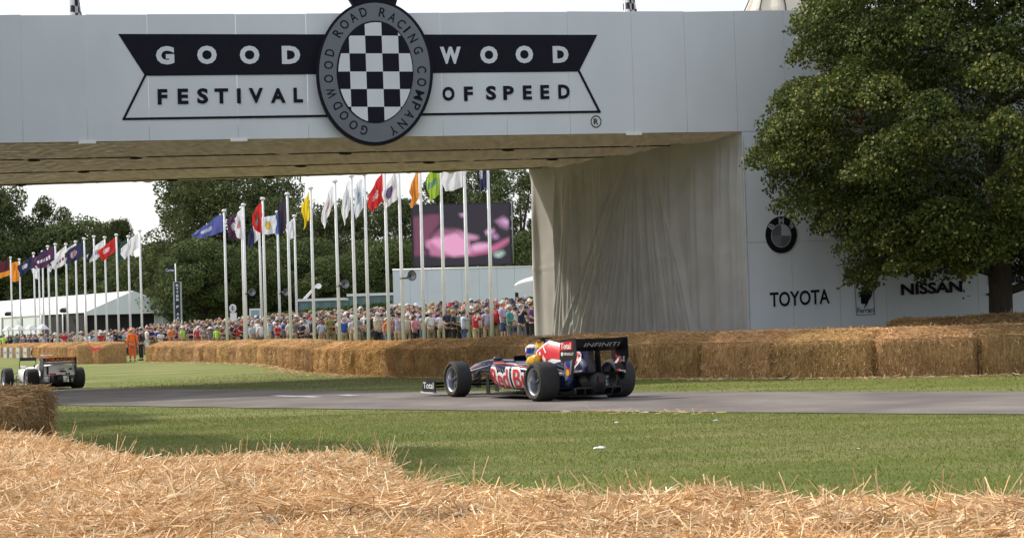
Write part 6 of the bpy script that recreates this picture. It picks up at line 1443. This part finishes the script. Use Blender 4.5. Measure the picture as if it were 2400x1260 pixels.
    for s in (1, -1):
        pl = [(-.22, zt-.30), (-.24, zt+.02), (-.76, zt+.05), (-.78, zt-.28), (-.70, zt-.38), (-.62, .34), (-.38, .30), (-.34, zt-.40)]
        mb = MB(); mb.prism(pl, s*hw, s*(hw+.014), lambda u, v, w_: (u, w_, v)); part(mb, 'rear_endplate', m_carbon)
    mb = MB(); rings = [[(-.42, y, .40), (-.52, y, .43), (-.64, y, .47), (-.52, y, .41)] for y in frange(-hw, hw, 6)]; mb.loft(rings, smooth=False); part(mb, 'beam_wing', S['rw'])
    for s in (1, -1): mb = MB(); mb.prism([(-.40, .44), (-.62, .46), (-.58, zt-.16), (-.42, zt-.18)], s*.06, s*.068, lambda u, v, w_: (u, w_, v)); part(mb, 'wing_pylon', m_carbon)
    # suspension
    for s in (1, -1):
        for pts in ([(3.05, .18*s, .56), (3.2, .60*s, .45)], [(3.38, .16*s, .58), (3.22, .60*s, .45)], [(3.0, .16*s, .34), (3.2, .62*s, .20)], [(3.45, .15*s, .36), (3.22, .62*s, .20)], [(3.18, .16*s, .60), (3.2, .60*s, .24)]):
            mb = MB(); mb.tube(pts, [.018, .018], 8, flat=.45); part(mb, 'wishbone', m_whp if (S['fin'] and pts[0][0] == 3.05 ) else (S['arm'] if pts[0][0] == 3.38 else m_carbon))
        for pts in ([(.45, .15*s, .40), (.02, .55*s, .42)], [(-.15, .12*s, .40), (-.02, .55*s, .42)], [(.45, .15*s, .18), (.02, .55*s, .20)], [(-.2, .12*s, .20), (-.02, .55*s, .20)], [(0, .1*s, .30), (0, .6*s, .33)]):
            mb = MB(); mb.tube(pts, [.02, .02], 8, flat=.5); part(mb, 'wishbone', m_carbon)
        wheel(root, 0, S.get('rt', .71)*s, .33, .38, s, S['band']); wheel(root, 3.2, .765*s, .33, .30, s, S['band'])
    return root, ecov, SP
def decal_text(root, s, x_front, z, width, height, y, m, off=.02, name='lettering', lift=0.0, spacing=1.0, shear=0, slope=0):
    mb = MB(); text_fit(mb, s, (x_front, y+lift, z), (-1, 0, slope), (0, 0, 1), width, height, off, spacing=spacing, shear=shear); return mb.build(name, m, root)

# ---- car one, navy, close
c1 = at_z(1272, 943, 0.0); HD = R(28.0)
car1_loc = Vector((c1.x, c1.y, 0)); fw = Vector((-math.sin(HD), math.cos(HD), 0)); rt = Vector((math.cos(HD), math.sin(HD), 0))
rear_c = car1_loc+rt*.745; rear_c.z = gz(rear_c.x, rear_c.y)+.028
S1 = dict(rt=.745, label='dark navy racing car with red and yellow engine cover driving away on the track', paint=m_navy, lower=m_carbon, nose=m_yelp, rim=m_silp, accent=m_yelp, fin=True, tcam=m_carbon, fw=m_carbon, rw=m_carbon, arm=mat('arm_paint', (.35, .05, .06), .4), band=True)
car1, ecov, SP1 = racing_car(rear_c, HD+R(90), S1)
# side pod lettering: white outline under red
ys = .722
def podwarp(p):      # wrap on the pod flank
    x, y, z = p; xs = [q[0] for q in SP1][::-1]; zc = float(np.interp(x, xs, [q[1] for q in SP1][::-1])); ww = float(np.interp(x, xs, [q[2] for q in SP1][::-1])); hh = float(np.interp(x, xs, [q[3] for q in SP1][::-1]))
    t = max(-.98, min(.98, (z-zc)/hh)); p_ = 5.0; c = (1-abs(t)**p_)**(1/p_); yy = c*ww/2; under = max(0, -t)*.06*abs(c)
    return Vector((x, .17+ww/2+yy-under+(y-ys), z))
for off, m, lf in ((.13, m_whp, .012), (.012, m_redp, .022)):
    mb = MB(); g = -(off-.022)*.31; text_fit(mb, 'Red Bull', (1.95-g*.5, ys+lf, .185+g), (-1, 0, 0), (0, 0, 1), 1.50-2*g*.5, .35-2*g, off, warp=None)
    bm = bmesh.new(); vv2 = [bm.verts.new(v) for v in mb.v]
    for f in mb.f:
        try: bm.faces.new([vv2[i] for i in f])
        except ValueError: pass
    bmesh.ops.remove_doubles(bm, verts=bm.verts, dist=1e-5); bmesh.ops.triangulate(bm, faces=bm.faces)
    for _ in range(4):
        ed = [e_ for e_ in bm.edges if e_.calc_length() > .06]
        if ed: bmesh.ops.subdivide_edges(bm, edges=ed, cuts=1); bmesh.ops.triangulate(bm, faces=bm.faces)
    for v in bm.verts: v.co = podwarp(v.co)
    nm_ = 'pod_lettering' if m is m_redp else 'lettering_outline'; me = bpy.data.meshes.new(nm_); bm.to_mesh(me); bm.free(); me.materials.append(m); obj(nm_, me, car1)
# silver patch and hatching behind lettering
mb = MB(); pts = [(1.95, .63), (1.2, .62), (.5, .50), (.5, .44), (1.2, .545), (1.95, .575)]; vv_ = [podwarp(Vector((x, ys+.004, z))) for x, z in pts]; mb.add(vv_, [(0, 1, 4, 5), (1, 2, 3, 4)]); mb.build('pod_stripe', m_silp, car1)
for k in range(9):
    x = 1.72-.1*k; mb = MB(); mb.add([podwarp(Vector(q)) for q in ((x, ys+.005, .56-.012*k), (x-.035, ys+.005, .56-.012*k), (x-.10, ys+.005, .50-.012*k), (x-.065, ys+.005, .50-.012*k))], [(0, 1, 2, 3)]); mb.build('pod_slash', m_silp, car1)
mb = MB(); mb.tube([(2.02, .62, .62), (1.4, .70, .62), (.9, .66, .58), (.45, .55, .50)], .010, 5); mb.build('red_pinstripe', m_redp, car1)
# red charging-beast patch with white outline on the cover flank
def flank(x, z, lift):
    zc, a, b = ecov(x); t = max(-.97, min(.97, (z-zc)/b)); c = (1-abs(t)**2.3)**(1/2.3)*a*(1-.30*t)
    return Vector((x, max(c, .014)+lift, z))
def patch(poly, lift, name, m, sub=.05):
    bm = bmesh.new(); vs = [bm.verts.new((x, 0, z)) for x, z in poly]; f = bm.faces.new(vs); bmesh.ops.triangulate(bm, faces=[f])
    for _ in range(3):
        ed = [e_ for e_ in bm.edges if e_.calc_length() > sub*1.3]
        if not ed: break
        bmesh.ops.subdivide_edges(bm, edges=ed, cuts=1); bmesh.ops.triangulate(bm, faces=bm.faces)
    for v in bm.verts: v.co = flank(v.co.x, v.co.z, lift)
    me = bpy.data.meshes.new(name); bm.to_mesh(me); bm.free(); me.materials.append(m); return obj(name, me, car1)
red = [(.97, .965), (1.22, .80), (1.16, .68), (.98, .57), (.84, .55), (.74, .60), (.84, .66), (.70, .70), (.46, .68), (.30, .70), (.22, .62), (.1, .57), (-.02, .56), (-.08, .62), (-.08, .76), (.0, .80), (.45, .89), (.80, .94)]
cx_ = sum(p[0] for p in red)/len(red); cz_ = sum(p[1] for p in red)/len(red)
def grow(poly, d):
    n = len(poly); o_ = []
    ar = sum(poly[i][0]*poly[(i+1) % n][1]-poly[(i+1) % n][0]*poly[i][1] for i in range(n))
    for i in range(n):
        a, b, c = Vector(poly[i-1]), Vector(poly[i]), Vector(poly[(i+1) % n]); t1 = (b-a).normalized(); t2 = (c-b).normalized(); nn = Vector((t1.y+t2.y, -(t1.x+t2.x)))
        nn = nn.normalized() if nn.length > 1e-3 else Vector((t1.y, -t1.x)); nn = nn if ar > 0 else -nn; o_.append((b.x+nn.x*d, b.y+nn.y*d))
    return o_
patch(grow(red, .045), .006, 'bull_outline', m_whp); patch(red, .012, 'bull_patch', m_redp)
def shf(q): return [(x+.26, z) for x, z in q]
for q in ([(.80, .90), (.76, .90), (.62, .80), (.65, .79)], [(.88, .80), (.84, .82), (.80, .77), (.83, .75)], [(.74, .70), (.70, .76), (.68, .70), (.64, .72), (.62, .66), (.68, .62), (.66, .58), (.60, .57), (.56, .59), (.60, .53), (.67, .54), (.73, .60)], [(.06, .68), (.02, .72), (-.02, .66), (.04, .60), (.08, .61)]):
    patch(shf(q), .018, 'bull_stroke', m_whp)
# rear endplates
yE = .50+.014
def eplate(poly, lift, name, m): mb = MB(); mb.add([(x, yE+lift, z) for x, z in poly], [tuple(range(len(poly)))]); return mb.build(name, m, car1)
eplate([(-.24, .84), (-.25, .985), (-.66, 1.0), (-.66, .86)], .003, 'red_panel', m_redp)
decal_text(car1, 'Total', -.27, .87, .34, .10, yE, m_whp, .03, lift=.006); 
mb = MB(); mb.prism([(-.31+.035*math.cos(k*.52), .785+.035*math.sin(k*.52)) for k in range(12)], yE, yE+.005, lambda u, v, w_: (u, w_, v)); mb.build('emblem', m_whp, car1)
decal_text(car1, 'RENAULT', -.37, .765, .33, .045, yE, m_whp, .02, lift=.004)
eplate([(-.40, .66), (-.58, .68), (-.56, .36), (-.40, .33)], .003, 'blue_panel', m_bluep); eplate([(-.36, .62), (-.42, .66), (-.50, .40), (-.40, .32)], .005, 'silver_stroke', m_silp); eplate([(-.58, .66), (-.66, .70), (-.60, .46), (-.54, .42)], .006, 'silver_stroke', m_silp)
eplate([(-.44, .60), (-.56, .52), (-.58, .44), (-.48, .50)], .007, 'red_stroke', m_redp)
mb = MB(); mb.prism([(-.49+.055*math.cos(k*.52), .475+.055*math.sin(k*.52)) for k in range(12)], yE+.006, yE+.010, lambda u, v, w_: (u, w_, v)); mb.build('sun_disc', m_yelp, car1)
# wing lettering, faces rearward
mb = MB(); xd = Vector((0, -1, 0)); ud = Vector((-.16, 0, .135)).normalized()
text_fit(mb, 'INFINITI', Vector((-.628, .30, .935)), xd, Vector((-.14, 0, .135)), .68, .095, .01, lift=.055, shear=.0); mb.build('wing_lettering', mat('wing_grey', (.42, .42, .44), .5), car1)
mb = MB(); text_fit(mb, 'RED BULL RACING', Vector((-.49, .30, .835)), xd, Vector((-.15, 0, .07)), .62, .05, .005, lift=.06); mb.build('wing_lettering', m_rimd, car1)
# right endplate inner face
yI = -.50
def ein(poly, lift, name, m): mb = MB(); mb.add([(x, yI+lift, z) for x, z in poly][::-1], [tuple(range(len(poly)))]); return mb.build(name, m, car1)
ein([(-.36, .74), (-.52, .74), (-.56, .62), (-.50, .60), (-.40, .68)], .004, 'red_stroke', m_redp); ein([(-.32, .60), (-.42, .60), (-.54, .71), (-.50, .72)], .006, 'silver_stroke', m_whp); ein([(-.40, .50), (-.46, .50), (-.46, .40), (-.40, .42)], .004, 'red_stroke', m_redp)
mb = MB(); text_fit(mb, 'LE', Vector((-.54, yI+.006, .63)), (-1, 0, 0), (0, 0, 1), .14, .085, .03); mb.build('lettering', m_whp, car1)
mb = MB(); text_fit(mb, 'Siemens', Vector((-.48, yI+.006, .44)), (-1, 0, 0), (0, 0, 1), .2, .06, .02); mb.build('lettering', m_whp, car1)
decal_text(car1, 'Total', 4.44, .14, .46, .12, .895, m_whp, .015, lift=.004)
# nose stripe + red suspension accents
mb = MB(); mb.tube([(2.45, .30, .60), (2.7, .28, .62), (2.15, .30, .63)], .016, 5); mb.build('orange_stripe', m_orp, car1)
# driver
def driver(car, x, z, hm, vis, suit, label, mark=None):
    M = car.matrix_world if False else Matrix.Translation(car.location) @ Matrix.Rotation(car.rotation_euler.z, 4, 'Z'); o = M @ Vector((x, 0, 0))
    P = [(0, 0, .30), (-.02, 0, .48), (0, 0, .60), (.02, 0, .68), (.03, 0, .76)]; Rd = [(.16, .13), (.17, .13), (.12, .1), .055, .07]; E = [(0, 1), (1, 2), (2, 3), (3, 4)]; n = 5
    for s in (1, -1): P += [(0, .17*s, .56), (.22, .20*s, .46), (.42, .10*s, .50)]; Rd += [.06, .045, .035]; E += [(2, n), (n, n+1), (n+1, n+2)]; n += 3
    for s in (1, -1): P += [(.18, .09*s, .27), (.60, .10*s, .38), (1.0, .08*s, .24)]; Rd += [.08, .06, .045]; E += [(0, n), (n, n+1), (n+1, n+2)]; n += 3
    b = skin_mesh(P, E, Rd, 1, 'person'); b.materials.append(suit); p = obj('person', b); p.location = o; p.rotation_euler = car.rotation_euler; tag(p, label, 'person')
    mb = MB(); prof = [(0, -.13), (.085, -.125), (.115, -.08), (.128, 0), (.122, .06), (.10, .105), (.06, .135), (0, .145)]; mb.lathe(prof, 24, mat=Matrix.Translation((.03, 0, z)) @ Matrix.Diagonal((1.08, .95, 1.0, 1))); h = mb.build('helmet', hm, p)
    mb = MB(); vs = []; fs = []
    for k in range(11):
        a = R(-65+13*k); 
        for zz, r in ((-.02, .137), (.05, .134)): vs.append((.03+r*1.04*math.cos(a), r*.96*math.sin(a), z+zz))
    fs = [(2*k, 2*k+2, 2*k+3, 2*k+1) for k in range(10)]; mb.add(vs, fs); mb.build('visor', vis, h)
    if mark:
        for (a0, a1, z0, z1, m) in mark:
            mb = MB(); vs = []
            for k in range(7):
                a = R(a0+(a1-a0)*k/6)
                for zz in (z0, z1): r = np.interp(zz, [-.13, -.08, 0, .06, .105, .135], [.10, .128, .140, .134, .113, .074]); vs.append((.03+r*1.08*math.cos(a), r*.95*math.sin(a), z+zz))
            mb.add(vs, [(2*k, 2*k+2, 2*k+3, 2*k+1) for k in range(6)]); mb.build('helmet_stripe', m, h)
driver(car1, 1.66, .80, m_whp, m_carbon, m_navy, 'driver in white, blue and red helmet seated in the navy racing car', [(95, 190, -.02, .08, m_bluep), (40, 88, -.05, .02, m_redp), (60, 130, .085, .11, m_yelp), (100, 180, -.09, -.05, m_silp)])

# ---- car two, white, far left
S2 = dict(label='white racing car with orange lettered rear wing driving away at far left', paint=m_whp, lower=m_carbon, nose=m_orp, rim=m_carbon, accent=m_whp, fin=False, tcam=m_whp, fw=m_whp, rw=m_whp, arm=m_carbon, band=False)
c2 = at_y(181, 908, 54.0); HD2 = R(28.5); rt2 = Vector((math.cos(HD2), math.sin(HD2), 0)); rc2 = Vector((c2.x, 54, 0))-rt2*.71; rc2.z = gz(rc2.x, rc2.y)+.028
car2, _, _ = racing_car(rc2, HD2+R(90), S2)
mb = MB(); mb.box((-.765, -.49, .86), (-.745, .49, .985)); mb.build('wing_face', m_carbon, car2)
mb = MB(); text_fit(mb, 'ORANGE', Vector((-.768, .45, .875)), (0, -1, 0), (0, 0, 1), .9, .095, .02); mb.build('wing_lettering', m_orp, car2)
mb = MB(); mb.loft([[(-.50, y, .40+.05*abs(y)), (-.66, y, .46-.06*abs(y)), (-.60, y, .76-.05*abs(y)), (-.40, y, .80-.2*abs(y))] for y in (-.46, -.3, -.1, .1, .3, .46)], smooth=False); mb.build('rear_bodywork', m_whp, car2)
mb = MB(); mb.box((-.672, -.16, .58), (-.664, -.02, .66)); mb.build('emblem', MATS['pale_print'], car2)
for y in (-.30, -.22): mb = MB(); mb.tube([(-.672, y, .48), (-.655, y, .48)], .03, 10); mb.build('tail_pipe', m_carbon, car2)
mb = MB(); mb.box((-.70, -.47, .775), (-.64, .47, .80)); mb.build('lower_flap', m_silp, car2)
for (y0, y1, z0, z1, m) in ((-.02, -.20, .53, .575, m_carbon), (-.30, -.40, .60, .65, m_carbon), (.33, .39, .46, .72, m_carbon), (.10, .30, .45, .50, m_redp)):
    mb = MB(); mb.box((-.665, min(y0, y1), z0), (-.655, max(y0, y1), z1)); mb.build('vent', m, car2)
mb = MB(); mb.box((.98, -.06, .93), (1.06, .06, .99)); mb.build('orange_cap', m_orp, car2)
driver(car2, 1.50, .80, m_whp, m_carbon, m_whp, 'driver in white and orange helmet seated in the white racing car', [(120, 240, 0, .07, m_orp)])
